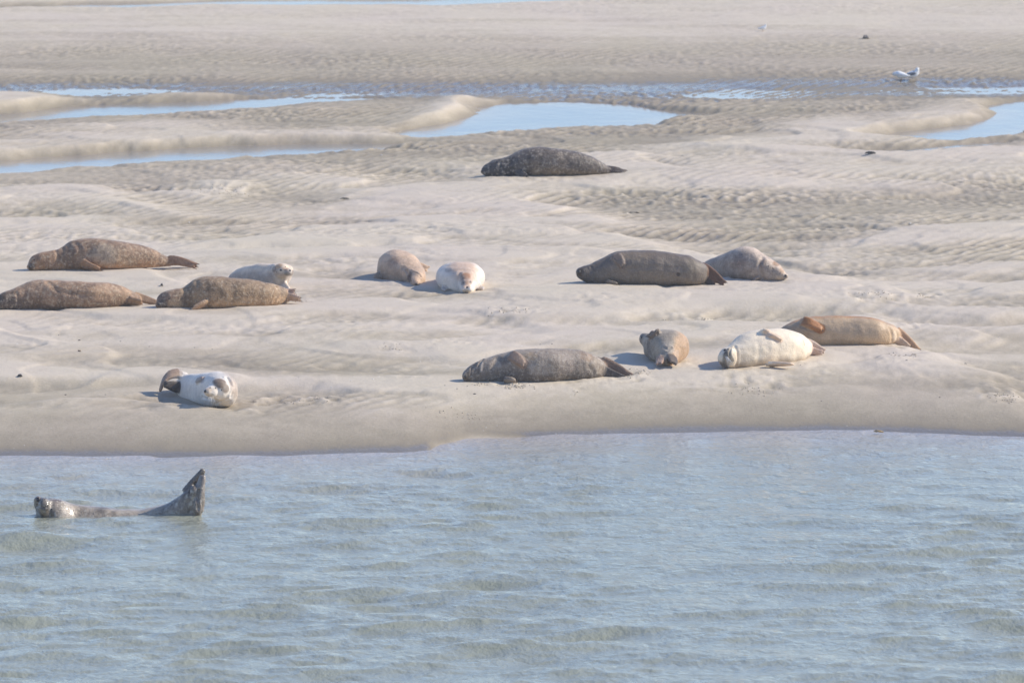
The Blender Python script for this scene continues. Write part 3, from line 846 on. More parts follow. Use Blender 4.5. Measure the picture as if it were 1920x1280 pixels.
# brown seal in the middle of the left group
SB, _ = seal('brown flecked seal directly in front of the small pale seal, with pale raised hind flippers', (400, 579),
     [(297, 564, 577, -.02, 1), (301, 556, 579.5, 0, 1), (307, 549, 580.5, .03, .95), (316, 544, 580.5, .05, .95), (328, 541, 580, .07, .95), (342, 539, 579, .10, .95), (354, 532, 578.5, .12, .95), (366, 524, 578, .13, 1), (381, 519, 577.5, .14, 1), (402, 517.5, 577, .14, 1),
      (430, 520, 576, .14, 1.03), (460, 523.5, 575, .14, 1.05), (490, 527, 573, .14, 1.05), (512, 532, 569.5, .14, 1.05), (527, 537, 566, .13, 1.05), (538, 542, 563, .12, 1.05)],
     H(gain=1.0, back=(.22, .165, .11), belly=(.36, .26, .17), split=-.25, soft=.5, head=((.20, .145, .11), .02, .22), spots=1.),
     [H(p=[(530, 551, .12), (541, 550, .08), (550, 548, .04)], w0=.045, w1=.045, th=.014, s=(.2, -.2, .9), c=(.44, .34, .28), e=.02),
      H(p=[(532, 556, .06), (546, 557, .02), (560, 560, -.02)], w0=.035, w1=.036, th=.014, s=(.1, -.5, .7), c=(.50, .40, .33), e=.02),
      H(p=[(388, 566, .0), (374, 573, -.05), (360, 580, -.08)], w0=.05, w1=.05, th=.015, s=(.55, -.2, .5), k='fore', c=(.36, .26, .18))],
     F_BROWN, dents=[([(344, 542), (350, 556), (348, 572)], .016, .008), ([(368, 528), (374, 545), (366, 560)], .020, .006), ([(516, 535), (520, 550), (514, 564)], .018, .006), ([(352, 556), (362, 566), (360, 576)], .014, .005)], eyes=[(317, 560, 2.0, 1.0)], nose=(298, 571, 3.0, 2.6), seed=4,
     blobs=[(305, 570, (9, 10), (.075, .065, .06), .8), (330, 568, (16, 8), (.40, .32, .22), .5)])

# small pale pup behind it
seal('small pale seal behind the brown one, head raised and turned to the camera', (500, 542),
     [(546, 503, 512, -.03, 1.2), (541, 498, 520, 0, 1.1), (533, 494.5, 532, .04, 1.0), (522, 493, 541, .08, .95), (508, 495, 543, .14, .95), (490, 494, 543, .26, .95), (472, 497, 543, .42, 1.0), (456, 501.5, 541, .6, 1.05), (446, 508, 539, .74, 1.1), (441, 516, 536, .84, 1.2)],
     H(warm=(1.05, 1.0, 0.93), back=(.66, .56, .45), belly=(.34, .30, .27), split=.50, soft=.3, spots=.5),  # belly tone and high split carry the shade on its lower flank
     [H(p=[(442, 528, .84), (430, 530, .95), (420, 533, 1.05)], w0=.04, w1=.05, th=.014, s=(0, .7, .5), c=(.5, .42, .36)),
      H(p=[(528, 532, .02), (535, 540, -.02), (541, 546, -.06)], w0=.04, w1=.04, th=.014, s=(.7, -.2, .2), k='fore', c=(.55, .48, .42))],
     F_WHITE, balls=[(528, 507, -.02, 15, .08, 14), (540, 510, -.07, 9, .05, 7.5)],
     dents=[([(509, 500), (507, 515), (513, 530)], .018, .010)],
     eyes=[(526.5, 506.5, 2.4, 1.6), (535, 500, 1.4, 1.0)], nose=(544, 507, 2.6, 2.2), ears=[(518.5, 510, 1.2, 1.2)], seed=5, claw=False,
     blobs=[(541, 535, (8, 20), (.80, .74, .68), .9), (521, 498, (9, 5), (.52, .34, .20), .8), (534, 504, (7, 4), (.50, .33, .22), .6), (527, 508, (7, 5), (.50, .47, .42), .7), (514, 504, (5, 6), (.14, .11, .10), .75), (536, 514, (5, 4), (.17, .17, .15), .7), (525, 522, (12, 7), (.40, .37, .32), .7),
            (545, 507, (4, 4), (.55, .5, .45), .6), (508, 496, (9, 3), (.75, .66, .56), .7)])

# tan seal, head tucked low to the right
seal('tan seal curled with its head low to the right, left of the facing pale one', (760, 536),
     [(780, 525, 536, -.02, 1.1), (780, 518, 537, .03, 1.0), (781, 509, 537, .10, 1.0), (778, 500, 536.5, .18, 1.1), (771, 489, 535.5, .26, 1.15), (761, 478, 535, .34, 1.15), (751, 470.5, 533, .43, 1.12), (743, 468, 531, .54, 1.10), (742, 472, 528, .68, 1.05), (749, 480, 524, .84, 1.0), (762, 488, 519, .98, 1.0), (774, 493, 514, 1.08, 1.1)],
     H(gain=0.88, back=(.52, .42, .34), belly=(.33, .28, .24), split=-.3, soft=.5, spots=.8, dorsal=(.3, .1, 1)),
     [H(p=[(774, 502, 1.06), (786, 501, 1.08), (798, 504, 1.08)], w0=.04, w1=.05, th=.015, s=(0, .3, .8), c=(.52, .42, .33)),
      H(p=[(722, 512, .45), (712, 516, .40), (704, 517, .36)], w0=.03, w1=.035, th=.013, s=(.2, .5, .5), k='fore', c=(.33, .30, .28))],
     F_TAN, dents=[([(762, 508), (768, 518), (772, 530)], .012, .014), ([(776, 511), (784, 513), (789, 519)], .009, .009), ([(755, 502), (766, 508), (773, 512)], .014, .008)],
     eyes=[(783, 516, 2.2, .9, .2), (771, 520, 2.4, 1.0, -1.0)], nose=(781, 533, 3.0, 1.8), seed=6, claw=False,
     blobs=[(737, 490, (13, 8), (.40, .27, .20), .55), (769, 519, (5, 10), (.10, .07, .055), .85), (777, 524, (8, 9), (.50, .38, .30), .6), (728, 505, (20, 18), (.34, .29, .26), .4)])

# white seal facing the camera
seal('pale cream seal facing the camera head-on, chin resting on the sand', (872, 549),
     [(875, 538, 549, -.02, 1.1), (875, 530, 550, .03, 1.05), (875, 521, 550, .10, .95), (874, 513, 549, .18, 1.0), (871, 505, 548, .25, 1.2), (867, 497, 547, .34, 1.45), (864, 491.5, 545, .46, 1.58), (863, 490, 543, .62, 1.62), (862, 493, 540, .82, 1.5), (861, 498, 536, 1.05, 1.2), (861, 504, 532, 1.25, 1.0), (861, 508, 528, 1.4, 1.2)],
     H(gain=0.93, warm=(1.06, 0.995, 0.90), back=(.60, .46, .37), belly=(.78, .74, .70), split=.55, soft=.25, spots=.7),
     [H(p=[(860, 518, 1.4), (858, 517, 1.5), (856, 517, 1.6)], w0=.05, w1=.07, th=.015, s=(1, 0, .2), c=(.4, .33, .28)),
      H(p=[(894, 535, .35), (900, 540, .28), (905, 541, .22)], w0=.035, w1=.035, th=.012, s=(.3, .7, .2), k='fore', c=(.55, .50, .46)),
      H(p=[(838, 536, .35), (834, 541, .28), (832, 543, .22)], w0=.035, w1=.035, th=.012, s=(-.3, .7, .2), k='fore', c=(.55, .50, .46))],
     F_WHITE, balls=[(870.5, 542, -.03, 6, .035, 6), (880, 542, -.03, 6, .035, 6)],
     dents=[([(861, 514), (857, 528), (861, 546)], .018, .008), ([(889, 514), (893, 528), (890, 546)], .018, .006), ([(864, 509), (874, 506), (886, 509)], .02, .004)],
     eyes=[(868.5, 530, 2.6, 1.2, .3), (882, 528, 2.2, 1.1, -.3)], nose=(875.5, 538.5, 3.2, 2.0), seed=7, claw=False,
     blobs=[(874, 517, (9, 7), (.40, .22, .13), .95), (875, 529, (4, 6), (.45, .28, .18), .9), (882, 529, (4, 4), (.30, .24, .20), .8), (867, 520, (4, 7), (.30, .24, .20), .7), (874, 545, (6, 4), (.35, .30, .24), .6), (868, 530, (5, 5), (.28, .24, .21), .8), (840, 505, (8, 6), (.34, .30, .28), .5), (845, 545, (8, 4), (.33, .33, .34), .5)])

# grey seal on its side with belly to the camera
seal('dark grey seal lying on its side, belly to the camera, brown hind flippers crossing', (1200, 534),
     [(1083, 506, 514, .0, 1), (1086, 502, 521, .02, 1), (1094, 499.5, 526, .05, .98), (1105, 496, 531, .08, .95), (1118, 490, 532.5, .10, .95), (1134, 482, 533, .12, .95), (1150, 474, 533.5, .14, .97), (1168, 470.5, 533.5, .15, 1), (1195, 469.5, 533.5, .15, 1),
      (1225, 470, 533.5, .15, 1), (1250, 473, 533.5, .15, 1), (1275, 476, 533, .15, 1), (1295, 480, 532.5, .15, 1), (1306, 486, 531, .15, .95), (1313, 494, 529, .15, .9), (1317, 502, 526, .15, .8)],
     H(gain=0.78, warm=(1.13, 1.03, 0.92), back=(.16, .135, .115), belly=(.205, .180, .155), dorsal=(0, .5, .8), split=.35, soft=.4, head=((.105, .098, .095), .04, .26), spots=.4),
     [H(p=[(1306, 500, .12), (1322, 506, .06), (1340, 518, .0), (1354, 529, -.05)], w0=.06, w1=.036, th=.016, s=(.5, .1, .8), c=(.17, .095, .06)),
      H(p=[(1308, 516, .06), (1322, 522, .02), (1338, 530, -.02)], w0=.05, w1=.035, th=.015, s=(-.2, .2, .9), c=(.085, .07, .065), e=.02),
      H(p=[(1152, 477, None, .0), (1159, 485, None, .006), (1167, 496, None, .008)], w0=.048, w1=.046, th=.014, s=(1, -.1, .4), k='fore', c=(.20, .165, .14), e=.02),
      H(p=[(1136, 529, -.02), (1146, 530.5, -.04), (1157, 532, -.05)], w0=.025, w1=.025, th=.012, s=(0, -.5, .5), k='fore', c=(.2, .18, .16), e=.015)],
     F_GREY, dents=[([(1108, 500), (1114, 512), (1114, 526)], .012, .004), ([(1290, 486), (1300, 500), (1300, 520)], .022, .003), ([(1269, 513), (1275, 515)], .008, .008), ([(1180, 505), (1230, 500), (1280, 505)], .02, .003)],
     nose=(1086, 511, 3.4, 4.5), eyes=[(1098, 508, 2.0, .8, .4)], seed=8,
     blobs=[(1088, 510, (6, 9), (.075, .06, .05), .75), (1300, 500, (16, 16), (.26, .23, .18), .5), (1272, 514, (4, 4), (.05, .035, .03), .9), (1195, 480, (30, 7), (.27, .22, .16), .5), (1160, 476, (10, 5), (.32, .25, .18), .5)])

# pale grey seal behind, head to the right
seal('pale grey seal with brown face pointing right, partly behind the dark grey seal', (1400, 525),
     [(1474, 513, 522, -.04, 1.1), (1469, 507, 525, -.03, 1.1), (1462, 499, 526, -.01, 1.05), (1453, 491.5, 526, .02, 1), (1443, 485, 526, .04, 1), (1432, 478.5, 526, .07, 1), (1420, 470, 526, .10, 1), (1408, 464, 526, .14, 1), (1396, 462, 526, .19, 1), (1382, 465.5, 525.5, .26, 1), (1366, 473, 525, .36, 1),
      (1350, 479, 524, .48, 1), (1334, 486, 521, .62, 1), (1322, 494, 518, .74, 1), (1314, 500, 516, .82, 1.1)],
     H(gain=0.88, back=(.58, .52, .47), belly=(.28, .26, .25), split=.5, soft=.42, spots=.9, dorsal=(.35, .2, 1)),
     [H(p=[(1318, 508, .8), (1308, 508, .9), (1298, 509, 1.0)], w0=.04, w1=.05, th=.015, s=(0, .5, .6), c=(.3, .25, .2)),
      H(p=[(1424, 514, .02), (1420, 520, -.02), (1414, 525, -.05)], w0=.035, w1=.035, th=.012, s=(.6, 0, .4), k='fore', c=(.25, .22, .2))],
     F_TAN, dents=[([(1430, 484), (1424, 500), (1430, 520)], .018, .009)],
     eyes=[(1449, 503, 2.4, 1.0, .5)], ears=[(1441, 499, 1.2, 1.2)], nose=(1473, 517, 2.6, 2.6), seed=9,
     blobs=[(1456, 494, (11, 5), (.26, .16, .10), .8), (1466, 506, (4, 9), (.40, .26, .15), .6), (1430, 494, (8, 8), (.15, .12, .11), .6), (1388, 488, (13, 13), (.20, .17, .165), .5), (1450, 503, (4, 3), (.5, .42, .33), .6), (1462, 520, (8, 5), (.48, .41, .32), .6)])

# grey seal, belly up, middle front
seal('grey mottled seal lying on its back at front centre, white ring crease on its neck', (1000, 718),
     [(871, 701, 711, .0, 1), (874, 697, 715, .02, 1), (880, 690, 717, .05, 1), (888, 683, 718, .08, 1), (900, 676, 719, .10, .97), (916, 670, 719.5, .12, .97), (934, 665, 719.5, .14, .97), (950, 660, 719.5, .15, 1), (968, 656, 719, .15, 1), (995, 654, 717.5, .15, 1),
      (1030, 653.5, 714.5, .15, 1), (1060, 654, 712, .15, 1), (1085, 655.5, 710.5, .15, 1), (1100, 660, 709.5, .15, 1), (1114, 667, 708.5, .15, .95), (1124, 675, 706, .15, .9), (1131, 683, 702, .15, .85)],
     H(gain=0.82, warm=(1.13, 1.03, 0.92), back=(.14, .125, .115), belly=(.33, .29, .25), dorsal=(0, -.5, -.85), split=.45, soft=.5, head=((.20, .175, .15), .05, .2), spots=.9),
     [H(p=[(1118, 678, .12), (1136, 683, .10), (1158, 692, .08), (1178, 702, .05)], w0=.06, w1=.026, th=.015, s=(.3, .2, .9), c=(.22, .155, .115)),
      H(p=[(1118, 692, .06), (1134, 698, .04), (1152, 703, .02), (1166, 706, .0)], w0=.055, w1=.020, th=.014, s=(0, .1, .9), c=(.095, .085, .08), e=.02),
      H(p=[(954, 664, None, .0), (966, 670, None, .007), (980, 681, None, .010)], w0=.05, w1=.044, th=.014, s=(.5, -.1, .9), k='fore', c=(.30, .225, .18), e=.028),
      H(p=[(944, 714, -.03), (955, 713, -.05), (966, 714, -.055)], w0=.03, w1=.035, th=.016, s=(0, -.5, .6), k='fore', c=(.30, .26, .22), e=.012)],
     F_MOTT, dents=[([(906, 674), (898, 686), (897, 698)], .010, .010), ([(893, 680), (884, 690), (883, 704)], .008, .006), ([(932, 672), (926, 690), (934, 708)], .022, .006), ([(1108, 668), (1104, 684), (1112, 698)], .020, .006)],
     nose=(873, 706, 2.6, 4.0), eyes=[(887, 699, 2.4, .9, 1.2)], seed=10,
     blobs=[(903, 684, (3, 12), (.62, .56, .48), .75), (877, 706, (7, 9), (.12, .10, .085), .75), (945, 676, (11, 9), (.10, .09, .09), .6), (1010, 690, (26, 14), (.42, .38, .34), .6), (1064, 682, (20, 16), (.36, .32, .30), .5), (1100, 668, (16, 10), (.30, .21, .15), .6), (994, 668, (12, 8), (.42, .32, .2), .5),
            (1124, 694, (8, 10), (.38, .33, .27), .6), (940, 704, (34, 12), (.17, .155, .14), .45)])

# seal seen from the tail
seal('round olive-grey seal seen tail first, one clawed flipper raised beside its small head', (1250, 687),
     [(1206, 627, 639, .98, 1.0), (1208, 624, 643, .94, 1.0), (1213, 625, 650, .86, .95), (1221, 627, 661, .76, .95), (1230, 623, 669, .66, 1.05), (1240, 619, 674, .54, 1.30), (1248, 618, 678, .42, 1.42), (1252, 620, 680.5, .31, 1.32), (1253, 627, 683, .22, 1.12), (1252, 638, 685, .14, .95), (1251, 652, 686, .07, .9), (1250, 664, 686, .02, 1.0)],
     H(gain=0.85, warm=(1.13, 1.03, 0.92), back=(.52, .37, .24), belly=(.36, .325, .27), dorsal=(1, -.1, -.2), split=.38, soft=.25, head=((.16, .14, .12), .10, .22), spots=.6),
     [H(p=[(1240, 668, .06), (1238, 677, -.02), (1236, 681, -.10)], w0=.034, w1=.036, th=.014, s=(1, 0, .3), c=(.38, .28, .23), e=.022),
      H(p=[(1258, 667, .06), (1261, 674, -.02), (1262, 679, -.10)], w0=.046, w1=.05, th=.015, s=(.8, 0, -.5), c=(.085, .07, .062), e=.022),
      H(p=[(1238, 623, None, .0), (1230, 626, None, .016), (1222, 631, None, .02)], w0=.03, w1=.04, th=.012, s=(.35, -.3, .8), k='fore', c=(.20, .16, .13), e=.028)],
     F_TAN, dents=[([(1217, 640), (1217, 655), (1224, 668)], .014, .012), ([(1246, 652), (1252, 655), (1258, 652)], .012, .008)],
     nose=(1203, 632, 2.8, 2.8), seed=11, follow=False,
     blobs=[(1250, 652, (15, 12), (.50, .47, .42), .5), (1269, 668, (5, 12), (.60, .48, .38), .8), (1212, 655, (10, 20), (.15, .14, .14), .4), (1237, 668, (4, 5), (.62, .52, .42), .5)])

# white seal lying on its back
seal('bright cream seal on its back beside the golden one, dark whiskered face to the left', (1400, 690),
     [(1356, 660, 682, -.02, 1), (1360, 653, 688, .0, 1), (1367, 649.5, 690, .03, .98), (1376, 643, 690, .07, .98), (1388, 633, 690, .12, 1), (1403, 624, 689, .18, 1.02), (1422, 618, 687.5, .24, 1.05), (1445, 616, 685, .30, 1.05), (1468, 616, 682, .36, 1.05), (1484, 619.5, 678.5, .42, 1), (1498, 627, 673, .48, .95), (1508, 635, 667.5, .54, .9), (1514, 642, 661, .58, .85)],
     H(gain=0.95, warm=(1.06, 1.0, 0.90), back=(.36, .30, .24), belly=(.80, .72, .60), dorsal=(0, -.1, -1), split=.62, soft=.25, spots=.5),
     [H(p=[(1504, 642, .5), (1518, 645, .5), (1532, 652, .48), (1543, 657, .46)], w0=.04, w1=.028, th=.013, s=(.3, .1, .9), c=(.60, .48, .40), e=.02),
      H(p=[(1500, 655, .46), (1514, 657, .44), (1528, 659, .42), (1538, 660, .40)], w0=.045, w1=.022, th=.013, s=(0, .2, .9), c=(.55, .42, .35), e=.02),
      H(p=[(1425, 622, None, .0), (1442, 627, None, .006), (1461, 636, None, .007)], w0=.036, w1=.026, th=.013, s=(-.3, -.4, .9), k='fore', c=(.66, .52, .41), e=.02),
      H(p=[(1436, 683, .02), (1458, 682, -.04), (1484, 682.5, -.08)], w0=.035, w1=.026, th=.013, s=(0, -.8, .4), k='fore', c=(.66, .52, .41), e=.02)],
     F_WHITE, balls=[(1369, 669, -.06, 13, .075, 19), (1363, 668, -.09, 7, .05, 14)],
     dents=[([(1370, 653), (1368, 664), (1373, 676)], .008, .010), ([(1378, 650), (1382, 668), (1380, 684)], .012, .007), ([(1506, 640), (1508, 648)], .008, .006)],
     nose=(1359, 656, 3.2, 3.2), eyes=[(1375, 652, 1.8, 1.0)], whisk=[(1362, 668, 1372, 690, 9, 9)], seed=12, claw=False,
     blobs=[(1373, 672, (9, 14), (.46, .40, .31), .7), (1361, 660, (9, 13), (.10, .092, .08), 1.0), (1362, 677, (8, 13), (.20, .185, .155), .9), (1374, 652, (4, 3), (.70, .60, .45), .8), (1395, 668, (22, 18), (.58, .51, .42), .55), (1430, 640, (22, 8), (.66, .58, .5), .3), (1420, 680, (26, 7), (.50, .42, .32), .5)])

# golden seal at right
seal('golden brown seal lying behind the cream one, orange fore flipper folded on its flank', (1620, 649),
     [(1436, 634, 644, .10, 1), (1441, 628, 648, .12, 1), (1450, 623, 651, .14, 1), (1462, 617, 652, .15, 1), (1475, 609, 652.5, .16, 1), (1490, 601, 652.5, .17, 1), (1506, 595.5, 652, .18, 1), (1530, 593, 651, .18, 1), (1560, 592.5, 650, .18, 1), (1595, 592.5, 648, .18, 1), (1622, 593, 646.5, .18, 1), (1643, 597, 645, .18, 1), (1660, 604, 643.5, .17, .97), (1673, 610, 642, .16, .92), (1681, 618, 640, .15, .85)],
     H(gain=0.86, back=(.42, .235, .10), belly=(.47, .385, .285), dorsal=(0, .6, .8), split=.55, soft=.22, head=((.30, .23, .17), .08, .22), spots=.35),
     [H(p=[(1672, 618, .16), (1688, 627, .14), (1705, 641, .12), (1720, 654, .10)], w0=.045, w1=.022, th=.014, s=(.6, .1, .7), c=(.42, .29, .19), e=.02),
      H(p=[(1676, 634, .1), (1690, 641, .08), (1704, 649, .06)], w0=.035, w1=.018, th=.013, s=(.2, .1, .9), c=(.50, .40, .32), e=.012),
      H(p=[(1500, 601, None, .0), (1518, 606, None, .006), (1538, 616, None, .008)], w0=.045, w1=.036, th=.016, s=(-.3, -.3, .8), k='fore', c=(.33, .165, .07), e=.02)],
     F_GOLD, dents=[([(1668, 616), (1672, 628), (1672, 638)], .018, .008), ([(1502, 611), (1520, 618), (1536, 622)], .012, .008)],
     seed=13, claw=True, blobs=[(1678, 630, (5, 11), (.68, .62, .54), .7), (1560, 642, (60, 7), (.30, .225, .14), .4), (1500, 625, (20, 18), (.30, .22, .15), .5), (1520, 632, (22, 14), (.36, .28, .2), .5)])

# white spotted seal at left front
seal('white seal with dark brown crown facing the camera, dark hind flippers curled up behind it', (405, 763),
     [(420, 716, 752, -.14, 1.0), (419, 706, 760, -.08, .97), (414, 699.5, 763, .02, .97), (406, 696.5, 764, .14, .97), (396, 696.5, 763, .26, .96), (384, 698.5, 761, .38, .95), (371, 700, 757.5, .50, .93), (358, 701.5, 753, .60, .9), (348, 703.5, 746, .68, .85), (341, 708, 738, .74, .85)],
     H(gain=0.93, warm=(1.06, 0.995, 0.90), back=(.44, .38, .34), belly=(.78, .75, .72), dorsal=(1, .5, .4), split=.62, soft=.3, spots=.55),
     [H(p=[(348, 706, .68), (334, 700, .66), (319, 703, .62), (307, 715, .58), (301, 730, .55)], w0=.045, w1=.030, th=.015, s=(.2, .75, .5), c=(.30, .22, .17), e=.015),
      H(p=[(345, 727, .62), (330, 725, .56), (312, 721, .52)], w0=.05, w1=.035, th=.015, s=(.1, .2, .9), c=(.075, .062, .058), e=.02),
      H(p=[(370, 714, None, .0), (375, 713, None, .008), (381, 710, None, .010)], w0=.02, w1=.025, th=.012, s=(.3, -.2, .8), k='fore', c=(.33, .29, .28), e=.006, claw=False)],
     F_WHITE, balls=[(410, 729, -.17, 21, .11, 21), (397, 734, -.24, 13, .09, 12), (390, 735, -.29, 9, .06, 8)],
     dents=[([(380, 744), (392, 748), (408, 748)], .010, .009), ([(426, 708), (434, 722), (434, 742)], .014, .010), ([(404, 757), (420, 750), (432, 745)], .012, .006), ([(396, 745), (404, 743), (410, 745)], .006, .006)],
     eyes=[(404.5, 727.5, 2.8, 1.6, -.3), (394, 726.5, 1.6, 1.4)], nose=(384.5, 733, 3.0, 3.2), ears=[(415.5, 731, 1.4, 1.4)],
     whisk=[(393, 742, 393, 763, 4, 8), (398, 743, 402, 764, 3, 6)], seed=14, claw=False,
     blobs=[(412, 716, (14, 10), (.15, .11, .085), .95), (424, 728, (8, 9), (.16, .115, .085), .8), (391, 731, (9, 7), (.46, .37, .28), .8), (403, 731, (6, 5), (.50, .45, .40), .6), (395, 740, (8, 4), (.48, .41, .31), .6), (403, 729, (4, 4), (.42, .38, .34), .6), (377, 713, (9, 5), (.28, .25, .27), .7), (437, 722, (5, 12), (.58, .50, .44), .5), (387, 739, (4, 4), (.55, .45, .32), .5)])

# seal in the water
seal('wet speckled seal bent like a banana in the water, head and hind flippers lifted out', (220, 966),
     [(70, 931, 944, -.02, 1.0), (72, 930.5, 962, -.01, 1.0), (78, 932, 980, .0, 1.0), (88, 933.5, 996, .03, .95), (104, 933.5, 1010, .06, .9), (118, 937, 1020, .10, .88), (138, 944, 1028, .13, .88), (168, 948, 1036, .14, .9), (198, 950.5, 1042, .14, .95), (228, 954, 1046, .14, .95), (248, 954.5, 1046, .14, .95),
      (272, 953, 1040, .14, .9), (296, 948, 1028, .14, .85), (318, 941, 1012, .13, .8), (336, 930, 996, .12, .75), (350, 918, 984, .10, .66), (362, 908, 978, .08, .5)],
     H(gain=1.1, warm=(1.13, 1.03, 0.92), back=(.30, .27, .225), belly=(.42, .38, .31), split=.25, soft=.5, head=((.175, .16, .14), .03, .16), rear=((.19, .17, .15), .80, .95), spots=1.),
     [H(p=[(350, 935, .12), (362, 916, .12), (372, 898, .12), (380, 882, .12)], w0=.07, w1=.010, th=.018, s=(.9, .2, .4), c=(.105, .095, .085), e=.012, wm=.055),
      H(p=[(368, 968, .04), (371, 945, .04), (374, 920, .04), (380, 893, .06)], w0=.04, w1=.012, th=.022, s=(.7, -.6, .0), c=(.22, .20, .18), e=.01, wm=.035)],
     F_WET, balls=[(363, 921, .02, 7, .03, 13), (370, 950, .03, 11, .06, 22), (83, 950, -.05, 13, .07, 18)],
     dents=[([(357, 930), (358, 915), (366, 906)], .010, .010), ([(372, 955), (370, 935), (373, 918)], .010, .012), ([(96, 944), (92, 955), (96, 968)], .016, .006), ([(70, 945), (78, 950), (88, 950)], .008, .006)],
     nose=(71.5, 936, 4.0, 4.5), eyes=[(97, 954.5, 2.4, 2.0)], whisk=[(71, 948, 70, 972, 5, 8)], group='seals in the river', level=0.0, follow=False, true_frame=False, flat=2.1, seed=15, claw=False,
     blobs=[(72, 936, (5, 6), (.09, .055, .035), .8), (88, 955, (9, 16), (.10, .095, .09), .6), (130, 960, (16, 9), (.36, .33, .30), .6), (110, 945, (18, 8), (.26, .23, .2), .5), (106, 938, (10, 4), (.13, .11, .10), .6)])

# ------------------------------------------------------------------ gulls
M_GULLW = plain_mat('gull_white', (.78, .78, .76), .6, .05)
M_GULLG = plain_mat('gull_wing_grey', (.16, .17, .19), .6, .1)
M_BEAK = plain_mat('beak_orange', (.45, .22, .05), .4, .1)
def gull(label, px, py, face, scale, wing_mat, headlow=False):
    G = ground_hit(px, py); k = scale
    root = link('gull', None, loc=tuple(G)); tag(root, label, 'bird', 'gulls standing at the far wet sand')
    f = face
    def P(x, y, z): return np.array([x * f * k, y * k, z * k])
    sh = Shell()
    hz, hx = (.15, .17) if headlow else (.245, .125)
    path = np.array([[*P(-.17, 0, .105), .006, .010], [*P(-.12, 0, .11), .045 * k, .035 * k], [*P(-.05, 0, .118), .075 * k, .065 * k], [*P(.02, 0, .13), .082 * k, .08 * k], [*P(.08, 0, .155), .065 * k, .068 * k],
                     [*P((hx + .09) / 2, 0, (hz + .165) / 2), .045 * k, .05 * k], [*P(hx, 0, hz), .042 * k, .042 * k], [*P(hx + .03, 0, hz - .004), .014 * k, .014 * k]])
    C = catmull(path, 30); rings = []
    for i in range(30):
        T = unit(C[min(i + 1, 29), :3] - C[max(i - 1, 0), :3]); R = unit(np.cross(T, [0, 0, 1])); Up = np.cross(R, T)
        rings.append([C[i, :3] + R * C[i, 3] * math.cos(a) + Up * C[i, 4] * math.sin(a) for a in np.linspace(0, 2 * math.pi, 14, endpoint=False)])
    sh.loft(rings); link('body', mesh_np('body', sh.V, sh.F), M_GULLW, root)
    for sy in (-1, 1):
        sh = Shell(); rings = []
        for x, z, h, w in ((.09, .16, .012, .01), (.04, .155, .034, .014), (-.04, .14, .036, .014), (-.12, .122, .022, .010), (-.20, .112, .006, .004)):
            c = P(x, sy * (.076 if x > -.1 else .04), z)
            rings.append([c + np.array([0, w * k * math.cos(a), h * k * math.sin(a)]) for a in np.linspace(0, 2 * math.pi, 10, endpoint=False)])
        sh.loft(rings); link('wing', mesh_np('wing', sh.V, sh.F), wing_mat, root)
        sh = Shell()
        a, b_ = P(.0, sy * .018, .09), P(.005, sy * .018, 0)
        sh.loft([[a * (1 - u) + b_ * u + np.array([.004 * math.cos(q), .004 * math.sin(q), 0]) for q in (0, 2.1, 4.2)] for u in (0, .5, 1)])
        foot = P(.03, sy * .018, .003)
        sh.loft([[b_ + np.array([0, -.004, .004]), b_ + np.array([0, .004, .004]), b_ + np.array([0, 0, .008])], [foot + np.array([0, -.014, 0]), foot + np.array([0, .014, 0]), foot + np.array([0, 0, .003])]])
        link('leg', mesh_np('leg', sh.V, sh.F), M_BEAK, root)
    sh = Shell()
    sh.loft([[P(hx + l, 0, hz - .006 - dz) + np.array([0, r * k * math.cos(a), r * k * math.sin(a)]) for a in np.linspace(0, 2 * math.pi, 8, endpoint=False)] for l, dz, r in ((.025, 0, .008), (.05, .002, .006), (.066, .008, .002))])
    link('beak', mesh_np('beak', sh.V, sh.F), M_BEAK, root)
    sh = Shell(); sh.ball(P(hx + .012, -.026, hz + .008), (.004, .003, .004), None, 6); link('eye', mesh_np('eye', sh.V, sh.F), M_EYE, root)
    return root
gull('white gull bending its head down, left of the dark winged gull', 1690, 152, -1, .60, M_GULLW, True)
gull('dark winged gull standing just right of the white gull', 1710, 151, 1, .62, M_GULLG)
gull('tiny white gull alone on the far smooth sand', 1430, 59, 1, .36, M_GULLW)

# ------------------------------------------------------------------ shells, stones, weed, crumbs
M_SHELL = plain_mat('shell_white', (.74, .71, .66), .45, .12, 90.)
M_STONE = plain_mat('stone_dark', (.075, .07, .068), .6, .3, 60.)
M_WEED = plain_mat('weed_dark', (.045, .040, .030), .5, .3, 50.)
M_WOOD = plain_mat('driftwood', (.17, .12, .08), .8, .3, 50.)
def shell_mesh():
    V, F = [], []
    n, r = 9, 5
    for i in range(r):
        u = i / (r - 1)
        for j in range(n):
            a = -1.25 + 2.5 * j / (n - 1)
            rib = 1 + .10 * (1 if j % 2 else -1) * u
            V.append((math.sin(a) * u * rib, math.cos(a) * u * rib - .1, .34 * math.sin(math.pi * .5 * (1 - u * u)) * (1 - .3 * abs(a)) + .05))
    for i in range(r - 1):
        for j in range(n - 1):
            a = i * n + j; F.append((a, a + 1, a + n + 1, a + n))
    b = len(V); V += [(x, y, z - .10) for x, y, z in V]
    F += [tuple(v + b for v in f[::-1]) for f in F]
    edge = [j for j in range(n)] + [i * n + n - 1 for i in range(1, r)]
    for i in range(r - 1):
        F.append((i * n, i * n + n, i * n + n + b, i * n + b)); q = i * n + n - 1; F.append((q, q + b, q + n + b, q + n))
    for j in range(n - 1):
        q = (r - 1) * n + j; F.append((q, q + 1, q + 1 + b, q + b))
    return mesh_np('shell', np.array(V), F)
